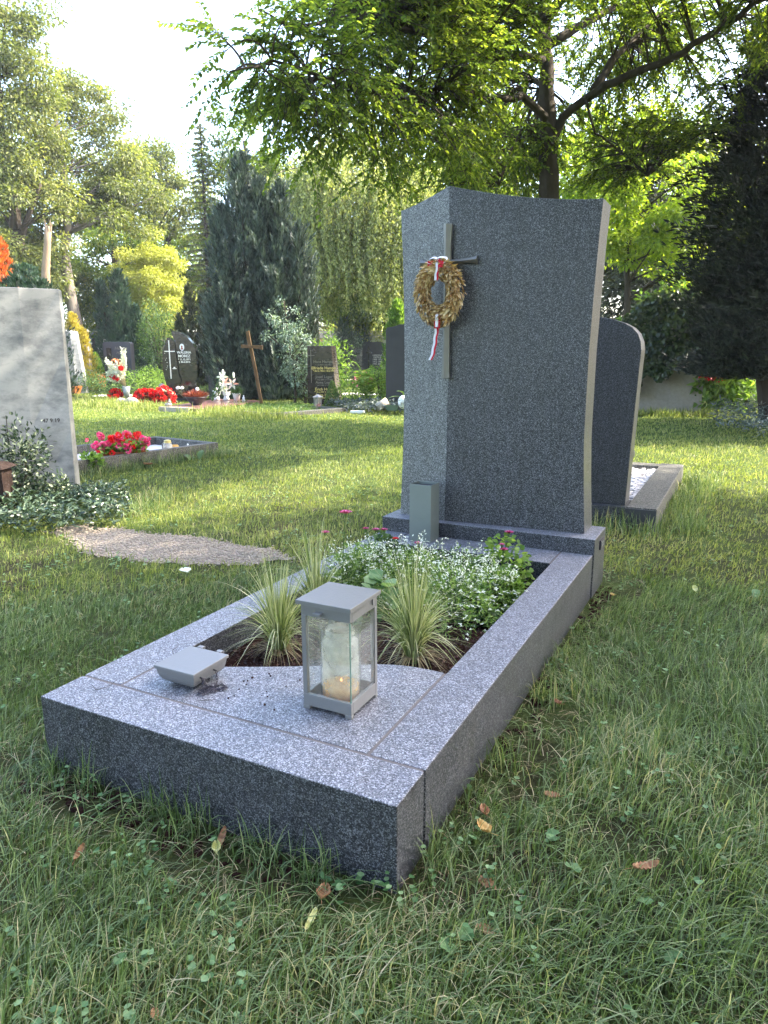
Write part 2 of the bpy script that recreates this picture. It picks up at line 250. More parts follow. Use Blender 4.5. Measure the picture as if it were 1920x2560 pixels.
# ---------------------------------------------------------------- mesh helpers
class MB:
    def __init__(s): s.V = []; s.F = []; s.c = []; s.n = 0
    def add(s, V, F, c=0.5):
        V = np.asarray(V, float); s.V.append(V)
        for f in (F if isinstance(F, list) else [F]):
            f = np.asarray(f, int); s.F.append(f+s.n)
        s.c.append(np.broadcast_to(np.asarray(c, float), (len(V),)) if np.ndim(c) < 2 else c); s.n += len(V); return s
    def box(s, x0, x1, y0, y1, z0, z1, rot=0, piv=None):
        V = np.array([(x, y, z) for z in (z0, z1) for y in (y0, y1) for x in (x0, x1)], float)
        if rot:
            p = piv or ((x0+x1)/2, (y0+y1)/2); c_, s_ = math.cos(rot), math.sin(rot)
            X = V[:, 0]-p[0]; Y = V[:, 1]-p[1]; V[:, 0] = p[0]+X*c_-Y*s_; V[:, 1] = p[1]+X*s_+Y*c_
        return s.add(V, [[(0, 2, 3, 1), (4, 5, 7, 6), (0, 1, 5, 4), (2, 6, 7, 3), (0, 4, 6, 2), (1, 3, 7, 5)]])
    def loft(s, rings, cap=True, close=True):
        rings = [np.asarray(r, float) for r in rings]; k = len(rings[0]); V = np.concatenate(rings); F = []
        for i in range(len(rings)-1):
            for j in range(k if close else k-1):
                a = i*k+j; b = i*k+(j+1) % k; F.append((a, b, b+k, a+k))
        s.add(V, [F])
        if cap:
            m = s.n-len(V); s.F.append(np.array([list(range(k))[::-1]])+m); s.F.append(np.array([list(range(k))])+m+(len(rings)-1)*k)
        return s
    def tube(s, pts, rad, k=8, cap=True):
        P = np.asarray(pts, float); n = len(P); rad = np.broadcast_to(np.asarray(rad, float), (n,)); rings = []
        T = np.gradient(P, axis=0); T /= np.linalg.norm(T, axis=1)[:, None]+1e-9
        a = np.array((0, 0, 1.)) if abs(T[0][2]) < 0.9 else np.array((1., 0, 0)); u = np.cross(T[0], a); u /= np.linalg.norm(u)
        th = np.linspace(0, 2*math.pi, k, endpoint=False)
        for i in range(n):
            u = u-T[i]*np.dot(u, T[i]); u /= np.linalg.norm(u)+1e-9; v = np.cross(T[i], u)
            rings.append(P[i]+rad[i]*(np.cos(th)[:, None]*u+np.sin(th)[:, None]*v))
        return s.loft(rings, cap)
    def lathe(s, prof, c=(0, 0, 0), k=24, cap=True):
        th = np.linspace(0, 2*math.pi, k, endpoint=False)
        return s.loft([np.stack([c[0]+r*np.cos(th), c[1]+r*np.sin(th), np.full(k, c[2]+z)], 1) for r, z in prof], cap)
    def prism(s, poly, z0, z1):
        poly = np.asarray(poly, float); r = [np.c_[poly, np.full(len(poly), z)] for z in (z0, z1)]; return s.loft(r)
    def blob(s, c, r, seed=0, k=16, m=10, amp=0.1):
        rr = np.random.default_rng(seed); ph = rr.uniform(0, 6, 6); rings = []
        for i in range(1, m):
            t = math.pi*i/m; th = np.linspace(0, 2*math.pi, k, endpoint=False)
            q = 1+amp*(np.sin(th*2+ph[0]+t*2)+0.6*np.sin(th*3+ph[1]-t*3)+0.4*np.sin(th*5+ph[2]+t*4))
            rings.append(np.stack([c[0]+r[0]*math.sin(t)*np.cos(th)*q, c[1]+r[1]*math.sin(t)*np.sin(th)*q, np.full(k, c[2]-r[2]*math.cos(t))], 1))
        return s.loft(rings)
    def build(s, name, m, parent=None, smooth=False, bevel=0, world=False):
        V = np.concatenate(s.V) if s.V else np.zeros((0, 3))
        if world and parent is not None: V = V-np.array(parent.location)
        me = bpy.data.meshes.new(name); me.vertices.add(len(V)); me.vertices.foreach_set('co', V.ravel().astype(np.float32))
        cnt = np.concatenate([np.full(len(f), f.shape[1]) for f in s.F]); li = np.concatenate([f.ravel() for f in s.F])
        me.loops.add(len(li)); me.loops.foreach_set('vertex_index', li.astype(np.int32))
        me.polygons.add(len(cnt)); me.polygons.foreach_set('loop_start', np.concatenate([[0], np.cumsum(cnt)[:-1]]).astype(np.int32))
        me.polygons.foreach_set('loop_total', cnt.astype(np.int32))
        a = me.attributes.new('c', 'FLOAT', 'POINT'); a.data.foreach_set('value', np.concatenate(s.c).astype(np.float32))
        me.polygons.foreach_set('use_smooth', np.full(len(cnt), smooth)); me.update(calc_edges=True)
        if not isinstance(m, (list, tuple)): m = [m]
        for x in m: me.materials.append(x)
        o = bpy.data.objects.new(name, me); C.objects.link(o)
        if parent is not None: o.parent = parent
        if bevel:
            b = o.modifiers.new('bevel', 'BEVEL'); b.width = bevel; b.segments = 2; b.limit_method = 'ANGLE'; b.angle_limit = R(40)
        return o
def thing(name, label, cat, loc=(0, 0, 0), rz=0, group=None):
    o = bpy.data.objects.new(name, None); C.objects.link(o); o.location = loc; o.rotation_euler = (0, 0, rz)
    o.empty_display_size = 0.1; return tag(o, label, cat, group)
def tag(o, label=None, cat=None, group=None, kind=None):
    if label: o['label'] = label
    if cat: o['category'] = cat
    if group: o['group'] = group
    if kind: o['kind'] = kind
    return o
def struct(o): o['kind'] = 'structure'; return o
def nrm(a): return a/(np.linalg.norm(a, axis=-1, keepdims=True)+1e-9)
def rdir(n, r=None):
    r = r or rng; return nrm(r.normal(size=(n, 3)))
def leaves(mb, P, D, Nn, L, W, c=None, fold=0.15, droop=0.15, wide=0.45):
    """pointed oval leaves, two folded halves each: base P, direction D, normal Nn, length L, width W"""
    n = len(P); D = nrm(D); S = nrm(np.cross(D, Nn)); U = np.cross(S, D)
    L = np.broadcast_to(L, (n,))[:, None]; W = np.broadcast_to(W, (n,))[:, None]
    b = P; t = P+D*L-U*L*droop
    m1 = P+D*L*0.3*1.0; m2 = P+D*L*0.68-U*L*droop*0.4
    V = np.stack([b, m1+S*W*wide+U*W*fold, m2+S*W*wide*0.85+U*W*fold, t, m2-S*W*wide*0.85+U*W*fold, m1-S*W*wide+U*W*fold], 1).reshape(-1, 3)
    i = np.arange(n)[:, None]*6
    if c is None: c = rng.uniform(0, 1, n)
    mb.add(V, [i+np.array([[0, 1, 2, 3]]), i+np.array([[0, 3, 4, 5]])], np.repeat(c, 6))
def blades(mb, P, H, W, lean, curl, c, k=3, rg=None):
    """curved tapering blades; lean = horizontal vector, curl = how far the tip bends over"""
    rg = rg or rng; n = len(P); a = rg.uniform(0, 2*math.pi, n); S = np.stack([np.cos(a), np.sin(a), np.zeros(n)], 1)
    rows = []
    for i in range(k+1):
        t = i/k; z = H*(t-curl*t*t); X = P+lean*(t**1.7)[..., None] if False else P+lean*(t**1.7)
        X = X.copy(); X[:, 2] += z
        ww = (W*(1-t**2.2))[:, None]*0.5
        if i < k: rows += [X-S*ww, X+S*ww]
        else: rows += [X]
    m = 2*k+1; V = np.stack(rows, 1).reshape(-1, 3); i0 = np.arange(n)[:, None]*m
    F = [i0+np.array([[2*j, 2*j+1, 2*j+3, 2*j+2]]) for j in range(k-1)]+[i0+np.array([[2*k-2, 2*k-1, 2*k]])]
    mb.add(V, F, np.repeat(c, m))
def bez(a, b, c, n=6):
    a, b, c = map(np.asarray, (a, b, c)); t = np.linspace(0, 1, n)[:, None]; return (1-t)**2*a+2*t*(1-t)*b+t*t*c
_ph = rng.uniform(0, 6.28, (8, 2)); _fr = rng.uniform(0.6, 1.6, (8, 2))
def vn(x, y, s=1.0):
    v = 0
    for i in range(8):
        k = s*(1+i*0.55); v = v+np.sin(k*(x*_fr[i, 0]*math.cos(i*2.4)+y*_fr[i, 0]*math.sin(i*2.4))+_ph[i, 0])*np.cos(k*_fr[i, 1]*(y*math.cos(i)-x*math.sin(i))+_ph[i, 1])/(1+i*0.4)
    return v/2.6
def text(body, size, m, name='inscription', parent=None, mtx=None, shear=0.0, extrude=0.001, align='CENTER', bold=0):
    cu = bpy.data.curves.new(name, 'FONT'); cu.body = body; cu.size = size; cu.extrude = extrude; cu.shear = shear; cu.align_x = align; cu.offset = bold; cu.resolution_u = 3
    o = bpy.data.objects.new('t', cu); C.objects.link(o); dg = bpy.context.evaluated_depsgraph_get(); dg.update()
    me = bpy.data.meshes.new_from_object(o.evaluated_get(dg)); bpy.data.objects.remove(o)
    me.materials.clear(); me.materials.append(m); t = bpy.data.objects.new(name, me); C.objects.link(t)
    if parent is not None: t.parent = parent
    if mtx is not None: t.matrix_local = mtx
    return t

# ================================================================ SETTING
g = MB(); s_ = 400; k = 24
xs = np.linspace(-s_, s_, k+1); gx, gy = np.meshgrid(xs, xs); V = np.c_[gx.ravel(), gy.ravel(), np.zeros(gx.size)]
F = [(j*(k+1)+i, j*(k+1)+i+1, (j+1)*(k+1)+i+1, (j+1)*(k+1)+i) for j in range(k) for i in range(k)]
g.add(V, [F]); struct(g.build('ground', M['ground']))
pp = np.array([(-3.1, 1.66), (-2.85, 1.62), (-2.55, 1.44), (-2.11, 1.46), (-1.8, 1.57), (-1.6, 1.68), (-1.5, 1.84), (-1.62, 1.95), (-1.9, 1.94), (-2.3, 1.97), (-2.75, 1.92), (-3.1, 1.85)])
th = []
for i in range(len(pp)):
    a, b = pp[i], pp[(i+1) % len(pp)]
    for t in (0, .2, .4, .6, .8): q = a*(1-t)+b*t; th.append(q+rng.normal(0, 0.02, 2))
PATH = np.array(th)
g = MB(); g.add(np.c_[PATH, np.full(len(PATH), 0.004)], [[list(range(len(PATH)))]]); struct(g.build('path', M['path']))
g = MB()
for x, y, w_, r in ((-10.5, 14.2, 9, 0.5), (-14.0, 24.5, 10, 0.46), (-8.5, 15.6, 3.6, 0.3)):
    g.box(x-w_/2, x+w_/2, y-0.35, y+0.35, 0.0, 0.004+0.001*r, rot=r)
struct(g.build('paved_path', M['gravel']))

def in_poly(x, y, poly):
    r = np.zeros(len(x), bool); j = len(poly)-1
    for i in range(len(poly)):
        xi, yi = poly[i]; xj, yj = poly[j]
        r ^= ((yi > y) != (yj > y)) & (x < (xj-xi)*(y-yi)/(yj-yi+1e-12)+xi); j = i
    return r

x = rng.uniform(-3.2, -1.4, 9000); y = rng.uniform(1.4, 2.05, 9000); k_ = in_poly(x+rng.normal(0, .03, 9000), y+rng.normal(0, .025, 9000), PATH); x, y = x[k_][:3600], y[k_][:3600]
b = MB()
for i in range(len(x)): s2 = rng.uniform(.003, .0085); b.blob((x[i], y[i], .004+s2*.35), (s2, s2*rng.uniform(.6, 1.2), s2*.6), i, 5, 4, .3)
tag(b.build('path_gravel', plain('beige_gravel', (0.3, 0.255, 0.2), 0.9, 0.2, var=.6, scale=90)), 'fine beige gravel of the path between lawn and grave', 'gravel', kind='stuff')

# ================================================================ MAIN GRAVE
H = 0.194; KW = 0.131
kb = thing('grave_border', 'speckled blue grey granite grave border in front of the large headstone', 'grave border', (-0.5, 1, 0))
def pale_tops(o):   # sides polished; upper faces take paler granite, skylight put into their colour
    o.data.materials.append(M['granite_skylit'])
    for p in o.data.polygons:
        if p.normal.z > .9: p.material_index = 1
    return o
def gb(name, bx, m=M['granite'], bev=0.0025, parent=kb):
    b = MB(); b.box(*bx); o = b.build(name, m, parent, bevel=bev, world=True)
    return pale_tops(o) if m is M['granite'] else o
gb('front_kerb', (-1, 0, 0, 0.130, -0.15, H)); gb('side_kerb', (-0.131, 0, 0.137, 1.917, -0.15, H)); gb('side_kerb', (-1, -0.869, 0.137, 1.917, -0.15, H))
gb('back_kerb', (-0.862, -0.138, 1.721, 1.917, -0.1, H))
# slab with a curved back edge
ed = [(-0.862, 0.31), (-0.83, 0.315), (-0.79, 0.32), (-0.74, 0.33), (-0.68, 0.352), (-0.62, 0.382), (-0.56, 0.414), (-0.50, 0.447), (-0.44, 0.48), (-0.38, 0.515), (-0.33, 0.545), (-0.28, 0.566), (-0.23, 0.577), (-0.18, 0.58), (-0.138, 0.579)]
b = MB(); b.prism([(-0.862, 0.137), (-0.138, 0.137)]+ed[::-1], 0.02, H); pale_tops(b.build('cover_slab', M['granite'], kb, bevel=0.002, world=True))
gb('mortar_joint', (-0.995, -0.005, 0.130, 0.137, -0.1, H-0.0015), M['mortar'], 0)
gb('mortar_joint', (-0.138, -0.131, 0.137, 0.577, -0.1, H-0.0015), M['mortar'], 0); gb('mortar_joint', (-0.869, -0.862, 0.137, 0.309, -0.1, H-0.0015), M['mortar'], 0)
gb('mortar_joint', (-0.138, -0.131, 1.722, 1.917, -0.1, H-0.0015), M['mortar'], 0); gb('mortar_joint', (-0.869, -0.862, 1.722, 1.917, -0.1, H-0.0015), M['mortar'], 0)
# soil bed
b = MB(); nx, ny = 60, 110; X, Y = np.meshgrid(np.linspace(-0.868, -0.132, nx), np.linspace(0.14, 1.72, ny))
Z = 0.112+0.007*vn(X*9, Y*9)+0.003*vn(X*40, Y*40, 1.5); F = [(j*nx+i, j*nx+i+1, (j+1)*nx+i+1, (j+1)*nx+i) for j in range(ny-1) for i in range(nx-1)]
b.add(np.c_[X.ravel(), Y.ravel(), Z.ravel()], [F]); struct(b.build('soil', M['soil'], smooth=True))
b = MB(); n = 5200; x = rng.uniform(-0.865, -0.135, n); y = rng.uniform(0.35, 1.715, n)
leaves(b, np.c_[x, y, 0.116+0.007*vn(x*9, y*9)+rng.uniform(-0.002, 0.006, n)], rdir(n)*[1, 1, .35], rdir(n)+[0, 0, 1.2], rng.uniform(0.006, 0.02, n), rng.uniform(0.004, 0.010, n), rng.uniform(0, 1, n)**1.8)
tag(b.build('bark_mulch', M['chip']), 'dark brown bark mulch covering the soil of the grave bed', 'mulch', kind='stuff')

# ---- headstone
hs = thing('headstone', 'tall speckled blue grey granite headstone with creased front and metal cross', 'headstone', (-0.5, 2.05, 0))
b = MB(); b.box(-1.006, 0.006, 1.917, 2.175, -0.1, 0.262); pale_tops(b.build('plinth', M['granite'], hs, bevel=0.003, world=True))
zs = np.linspace(0, 1, 22)
def xl(z): return np.interp(z, [.262, .6, .95, 1.2, 1.45, 1.67], [-.952, -.938, -.932, -.935, -.942, -.953])
def xr(z): return np.interp(z, [.262, .45, .673, 1.045, 1.3, 1.5, 1.64], [-.056, -.070, -.082, -.082, -.075, -.068, -.060])
def ztop(u):   # u 0..1 left edge .. right edge
    uc = 0.28
    return np.where(u < uc, 1.664+0.073*(np.clip(u/uc, 0, 1))**1.25, 1.634+0.103*np.clip(1-(u-uc)/(1-uc), 0, 1)**1.7)
us = np.r_[np.linspace(0, 0.28, 7), np.linspace(0.28, 1, 17)[1:]]
V = []; nu = len(us); nz = len(zs)
for yk in (0, 1):
    for t in zs:
        for u in us:
            z = 0.262+(float(ztop(u))-0.262)*t; x = xl(z)+(xr(z)-xl(z))*u
            cx = 0.28; d = 0.045*(u/cx if u < cx else (1-u)/(1-cx)); y = (2.008-(.040/.045)*d if u < cx else 2.002-(.034/.045)*d) if yk == 0 else 2.170
            V.append((x, y, z))
V = np.array(V); id_ = lambda k_, j, i: k_*nu*nz+j*nu+i; F = []
for j in range(nz-1):
    for i in range(nu-1): F.append((id_(0, j, i), id_(0, j, i+1), id_(0, j+1, i+1), id_(0, j+1, i))); F.append((id_(1, j, i), id_(1, j+1, i), id_(1, j+1, i+1), id_(1, j, i+1)))
    F.append((id_(0, j, 0), id_(0, j+1, 0), id_(1, j+1, 0), id_(1, j, 0))); F.append((id_(0, j, nu-1), id_(1, j, nu-1), id_(1, j+1, nu-1), id_(0, j+1, nu-1)))
for i in range(nu-1):
    F.append((id_(0, nz-1, i), id_(0, nz-1, i+1), id_(1, nz-1, i+1), id_(1, nz-1, i))); F.append((id_(0, 0, i), id_(1, 0, i), id_(1, 0, i+1), id_(0, 0, i+1)))
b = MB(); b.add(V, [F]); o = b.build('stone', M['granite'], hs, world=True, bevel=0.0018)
o.data.materials.append(M['granite_sheen'])   # narrow left panel is paler granite, its sky reflection put into the colour
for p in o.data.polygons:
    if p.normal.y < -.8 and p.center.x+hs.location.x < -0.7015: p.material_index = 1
b = MB(); b.box(0.0065, 0.012, 2.03, 2.10, 0.19, 0.232); b.build('mounting_plate', M['dark_metal'], hs, bevel=0.001, world=True)
b = MB(); b.box(0.012, 0.015, 2.036, 2.05, 0.196, 0.226); b.box(0.012, 0.0145, 2.056, 2.094, 0.20, 0.206); b.box(0.012, 0.0145, 2.056, 2.094, 0.214, 0.22); b.build('screw_strip', M['metal'], hs, world=True)
# cross on the crease
cr_ = MB(); rings = []
for z, wl, wr in ((0.927, .021, .021), (0.95, .0175, .0185), (1.1, .0145, .0165), (1.4, .0145, .0165), (1.5, .0155, .017), (1.58, .0195, .0215)):
    c0 = (-0.7005, 1.958); rings.append([(c0[0]-wl, c0[1]+.006, z), (c0[0]-wl, c0[1]-.012, z), (c0[0]-.002, c0[1]-.026, z), (c0[0]+wr, c0[1]-.014, z), (c0[0]+wr, c0[1]+.004, z)])
cross = thing  # (name kept short)
cs = bpy.data.objects.new('cross', None); C.objects.link(cs); cs.parent = hs; cs.location = (0, 0, 0)
def sub(mb, name, m, par, root, **k):
    o = mb.build(name, m, None, **k); off = np.array(root.location); o.parent = par; o.location = tuple(-off); return o
cr_.loft(rings); o = sub(cr_, 'upright', M['bronze'], cs, hs, bevel=0.001)
cr_ = MB()
def arm(x0, x1, sgn, sl):
    rg = []
    for t, h in ((0, .0095), (.3, .0095), (.7, .011), (.9, .014), (1, .018)):
        x = x0+(x1-x0)*t; y = 1.958+abs(x+0.7005)*sl
        zc = 1.428-0.004+0.012*t*t*0.3; rg.append([(x, y+.004, zc-h), (x, y-.012, zc-h), (x, y-.022, zc+h*0.1), (x, y-.012, zc+h), (x, y+.004, zc+h)])
    cr_.loft(rg)
arm(-0.718, -0.838, -1, 0.17); arm(-0.684, -0.566, 1, 0.065)
sub(cr_, 'crossbar', M['bronze'], cs, hs, bevel=0.001)

# ---- wreath
wr = thing('wreath', 'round wreath of dried tan leaves hanging on the metal cross', 'wreath', (-0.715, 1.93, 1.292))
b = MB(); n = 1500; th = rng.uniform(0, 2*math.pi, n); al = rng.uniform(-0.2, math.pi+0.2, n)
RR, rr_ = 0.084, 0.026
er = np.stack([np.cos(th)*.92, np.zeros(n), np.sin(th)*1.18], 1); et = np.stack([-np.sin(th), np.zeros(n), np.cos(th)], 1)
off = er*np.cos(al)[:, None]*rr_+np.array([0, -1, 0])*(np.sin(al)*rr_)[:, None]
P = er*RR+off+[0, -0.03, 0]; sw = np.where(np.cos(th) > 0, -1, -1)[:, None]
Dv = et*np.where(np.cos(th)[:, None] > 0, -1, 1)*0.9+nrm(off)*0.75+rdir(n)*0.3+np.array([0, -0.2, -0.25])
leaves(b, P, Dv, nrm(off)+rdir(n)*0.4, rng.uniform(0.018, 0.036, n), rng.uniform(0.009, 0.014, n), rng.uniform(0, 1, n)*0.9, fold=0.25, droop=-0.1)
b.build('leaf_ring', M['tan_leaf'], wr)
b = MB(); t = np.linspace(0, 2*math.pi, 40); b.tube(np.stack([RR*.92*np.cos(t), np.full(40, -0.028), RR*1.18*np.sin(t)], 1), 0.017, 8, False); b.build('straw_core', M['tan_leaf'], wr, smooth=True)
def ribbon(pts, wdt, nm, side=(1, 0, 0)):
    P = np.asarray(pts, float); n = len(P); T = np.linspace(0, n-1, n*5); P = np.stack([np.interp(T, range(n), P[:, i]) for i in range(3)], 1)
    P = P+np.c_[0.0015*np.sin(T*5), np.zeros(len(T)), np.zeros(len(T))]; S = np.array(side, float)*wdt/2
    for (a, c_, m, nme) in ((-1, 0.1, 'white_cloth', nm+'_white_half'), (0.1, 1, 'red_cloth', nm+'_red_half')):
        b = MB(); k = len(P); b.add(np.concatenate([P+S*a, P+S*c_]), [[(i, i+1, i+1+k, i+k) for i in range(k-1)]]); o = b.build(nm, M[m], wr)
        md = o.modifiers.new('s', 'SOLIDIFY'); md.thickness = 0.0006
ribbon([(0.0, -0.045, 0.14), (0.004, -0.06, 0.115), (0.002, -0.068, 0.08), (-0.002, -0.066, 0.05)], 0.019, 'hanging_ribbon')
ribbon([(0.012, -0.052, -0.085), (0.008, -0.064, -0.11), (0.002, -0.06, -0.14), (-0.004, -0.05, -0.17), (-0.012, -0.045, -0.21), (-0.02, -0.042, -0.25), (-0.034, -0.04, -0.285)], 0.019, 'hanging_ribbon')
b = MB(); b.box(0.0, 0.012, -0.074, -0.066, -0.145, -0.09); b.build('ribbon_end', M['white_cloth'], wr, bevel=0.002)
b = MB(); b.box(-0.007, 0.018, -0.066, -0.060, -0.15, -0.095, rot=0.3); b.build('ribbon_end', M['red_cloth'], wr, bevel=0.002)
b = MB()
for sx, m_ in ((-1, 0), (1, 1)):
    t = np.linspace(0, 2*math.pi, 14); c_ = np.array((sx*0.020, -0.056, 0.132)); pts = c_+np.stack([0.024*np.cos(t)*sx, 0.008*np.sin(t*2), 0.013*np.sin(t)], 1)
    kk = len(pts); S = np.array((0, 0.004, 0.0)); w0 = np.array((0.0, 0.008, 0.004)); b.add(np.concatenate([pts-w0, pts+w0]), [[(i, i+1, i+1+kk, i+kk) for i in range(kk-1)]])
b.build('bow', M['white_cloth'], wr)
b = MB(); b.blob((0, -0.058, 0.132), (0.006, 0.006, 0.005)); b.box(-0.042, -0.018, -0.066, -0.058, 0.108, 0.130, rot=0.2); b.box(0.010, 0.030, -0.068, -0.060, 0.102, 0.128, rot=-0.2); b.build('knot', M['red_cloth'], wr, bevel=0.001)

# ---- square vase on the back kerb
v = thing('vase', 'tall square grey metal grave vase standing before the large headstone', 'vase', (-0.755, 1.852, H))
b = MB(); x0, x1, y0, y1, t_ = -0.053, 0.053, -0.05, 0.05, 0.003
for bx in ((x0, x1, y0, y0+t_), (x0, x1, y1-t_, y1), (x0, x0+t_, y0+t_, y1-t_), (x1-t_, x1, y0+t_, y1-t_)): b.box(*bx, 0.0, 0.264)
b.box(x0+t_, x1-t_, y0+t_, y1-t_, 0.0, 0.003); b.build('body', M['metal_green'], v, bevel=0.0008)
b = MB(); b.lathe([(0.040, 0.05), (0.044, 0.245), (0.0495, 0.249), (0.0495, 0.251), (0.0415, 0.251), (0.037, 0.05)], (0, 0, 0), 32, False); b.build('plastic_insert', M['slate'], v, smooth=True)

# ---- lidded bowl with chain
bw = thing('grave_bowl', 'low grey metal bowl with hinged lid and dangling chain on the slab', 'bowl', (-0.717, 0.243, H))
def rectring(hx, hy, z, k=0): return [(-hx, -hy, z), (hx, -hy, z), (hx, hy, z), (-hx, hy, z)]
b = MB(); b.loft([rectring(.035, .045, .0075), rectring(.044, .049, .0095), rectring(.053, .056, .017), rectring(.059, .061, .027), rectring(.0622, .064, .040), rectring(.063, .065, .0485)]); b.build('body', M['metal'], bw, bevel=0.0012)
b = MB(); b.box(-.067, .067, -.069, .069, .0492, .0575); b.build('lid', M['metal'], bw, bevel=0.0012)
b = MB(); b.box(-.03, .03, -.035, .035, 0.0005, .0075); b.build('foot', M['dark_metal'], bw)
for hx in (-.035, .03):
    b = MB(); b.box(hx-.008, hx+.008, .0695, .083, .050, .0585); b.tube([(hx-.01, .079, .054), (hx+.01, .079, .054)], .0042, 8); b.build('hinge', M['metal'], bw, bevel=0.0006)
for yy in (-.04, .012):
    b = MB(); b.tube([(.060, yy, .037), (.0685, yy, .036)], .0022, 8); b.build('chain_eye', M['dark_metal'], bw)
def chain(par, pts, lr=0.0042, tr=0.00105):
    P = np.asarray(pts, float); d = np.r_[0, np.cumsum(np.linalg.norm(np.diff(P, axis=0), axis=1))]; n = int(d[-1]/(lr*1.45)); T = np.linspace(0, d[-1], n)
    Q = np.stack([np.interp(T, d, P[:, i]) for i in range(3)], 1); b = MB()
    for i in range(n-1):
        c_ = (Q[i]+Q[i+1])/2; dd = nrm(Q[i+1]-Q[i]); r_ = rdir(1)[0]; s2 = nrm(np.cross(dd, r_)); a = np.linspace(0, 2*math.pi, 9)
        b.tube(c_+lr*(np.cos(a)[:, None]*dd+0.62*np.sin(a)[:, None]*s2), tr, 4, False)
    b.build('chain', M['dark_metal'], par)
pile = [(.070, -.04, .036), (.072, -.042, .02), (.073, -.045, .006)]
a = np.linspace(0, 9, 34); pile += [(.078+0.022*math.cos(t*1.7)+t*.002, -.035+.018*math.sin(t*2.1)+t*0.0035, .0035+0.002*math.sin(t*7)) for t in a]
chain(bw, pile); chain(bw, [(.071, -.036, .034), (.073, -.034, .012), (.078, -.05, .004), (.066, -.058, .004), (.085, -.06, .004), (.09, -.035, .004)])
chain(bw, [(.070, .012, .036), (.073, .01, .018), (.076, .005, .005), (.082, -.006, .004)])
b = MB(); a = np.linspace(0, 2*math.pi, 16); b.tube(np.stack([.071+.004*np.cos(a), -.022+.006*np.cos(a), .024+.010*np.sin(a)], 1), .0013, 6, False); b.build('ring', M['metal'], bw, smooth=True)

# ---- glass lantern
lt = thing('lantern', 'square grey metal grave lantern with glass sides on the front slab', 'lantern', (-0.304, 0.3125, H))
h_ = 0.0665; Z0, Z1 = 0.010, 0.245
def part(name, bxs, m, par=None, bev=0.0007, **k):
    b = MB()
    for q in bxs: b.box(*q)
    return b.build(name, m, par, bevel=bev, **k)
part('base_frame', [(-h_, h_, -h_, -h_+.009, Z0, Z0+.030), (-h_, h_, h_-.009, h_, Z0, Z0+.030), (-h_, -h_+.009, -h_+.0095, h_-.0095, Z0, Z0+.030), (h_-.009, h_, -h_+.0095, h_-.0095, Z0, Z0+.030)], M['metal'], lt)
part('floor_plate', [(-h_+.0095, h_-.0095, -h_+.0095, h_-.0095, Z0+.002, Z0+.006)], M['metal'], lt)
part('top_frame', [(-h_, h_, -h_, -h_+.009, Z1-.004, Z1+.021), (-h_, h_, h_-.009, h_, Z1-.004, Z1+.021), (-h_, -h_+.009, -h_+.0095, h_-.0095, Z1-.004, Z1+.021), (h_-.009, h_, -h_+.0095, h_-.0095, Z1-.004, Z1+.021)], M['metal'], lt)
for sx, sy in ((-1, -1), (-1, 1), (1, 1)):
    xx = sorted((sx*h_, sx*(h_-.012))); yy = sorted((sy*h_, sy*(h_-.012)))
    part('corner_post', [(xx[0], xx[1], yy[0], yy[1], Z0+.0305, Z1-.0045)], M['metal'], lt)
for sx in (-1, 1):
    for sy in (-1, 1):
        xx = sorted((sx*(h_+.0005), sx*(h_-.017))); yy = sorted((sy*(h_+.0005), sy*(h_-.012))); part('foot', [(xx[0], xx[1], yy[0], yy[1], 0.0004, Z0-.0004)], M['metal'], lt)
part('lid', [(-h_-.010, h_+.006, -h_-.008, h_+.010, Z1+.024, Z1+.034), (-h_+.002, h_-.002, -h_+.002, h_-.002, Z1+.0215, Z1+.0238)], M['metal'], lt)
part('knob', [(-.026, -.006, -h_-.014, -h_-.0005, Z1+.004, Z1+.010)], M['metal'], lt)
part('hinge', [(h_+.0004, h_+.004, h_-.028, h_-.010, Z1+.006, Z1+.022)], M['metal'], lt)
part('glass_pane', [(-h_+.0125, h_-.001, -h_+.0015, -h_+.0035, Z0+.031, Z1-.0045)], M['glass'], lt, 0); part('glass_pane', [(h_-.0035, h_-.0015, -h_+.004, h_-.0125, Z0+.031, Z1-.0045)], M['glass'], lt, 0)
part('glass_pane', [(-h_+.0125, h_-.0125, h_-.0035, h_-.0015, Z0+.031, Z1-.0045)], M['glass'], lt, 0); part('glass_pane', [(-h_+.0015, -h_+.0035, -h_+.0125, h_-.0125, Z0+.031, Z1-.0045)], M['glass'], lt, 0)
part('glass_edge', [(h_-.0034, h_-.0006, -h_+.0012, -h_+.0038, Z0+.031, Z1-.0045)], M['glass_edge'], lt, 0)
cg = thing('candle_glass', 'clear open glass cylinder standing inside the grey lantern', 'glass', (-0.304, 0.3125, H+Z0+.0062))
b = MB(); b.lathe([(.0495, 0), (.0505, .182), (.0525, .186), (.0515, .187), (.0495, .182), (.0485, .002)], (0, 0, 0), 40, False); b.build('cylinder', M['clear_glass'], cg, smooth=True)
cj = thing('candle_jar', 'milky open candle jar with amber wax inside the glass cylinder', 'candle', (-0.304, 0.3125, H+Z0+.0075))
b = MB(); b.lathe([(.040, 0), (.0445, .004), (.0455, .030), (.0455, .140), (.0440, .150), (.0365, .158), (.0355, .163), (.0375, .165), (.0375, .169), (.0355, .171), (.0352, .178), (.034, .178)], (0, 0, 0), 40, False); b.build('jar', M['jar_glass'], cj, smooth=True)
b = MB(); b.lathe([(.0, .002), (.0435, .002), (.0445, .006), (.0448, .030), (.0, .030)], (0, 0, 0), 40, False); b.build('wax', M['wax'], cj, smooth=False)
b = MB(); b.tube([(0, 0, .030), (0.001, 0, .039)], .0009, 6); b.build('wick', M['black_letter'], cj)
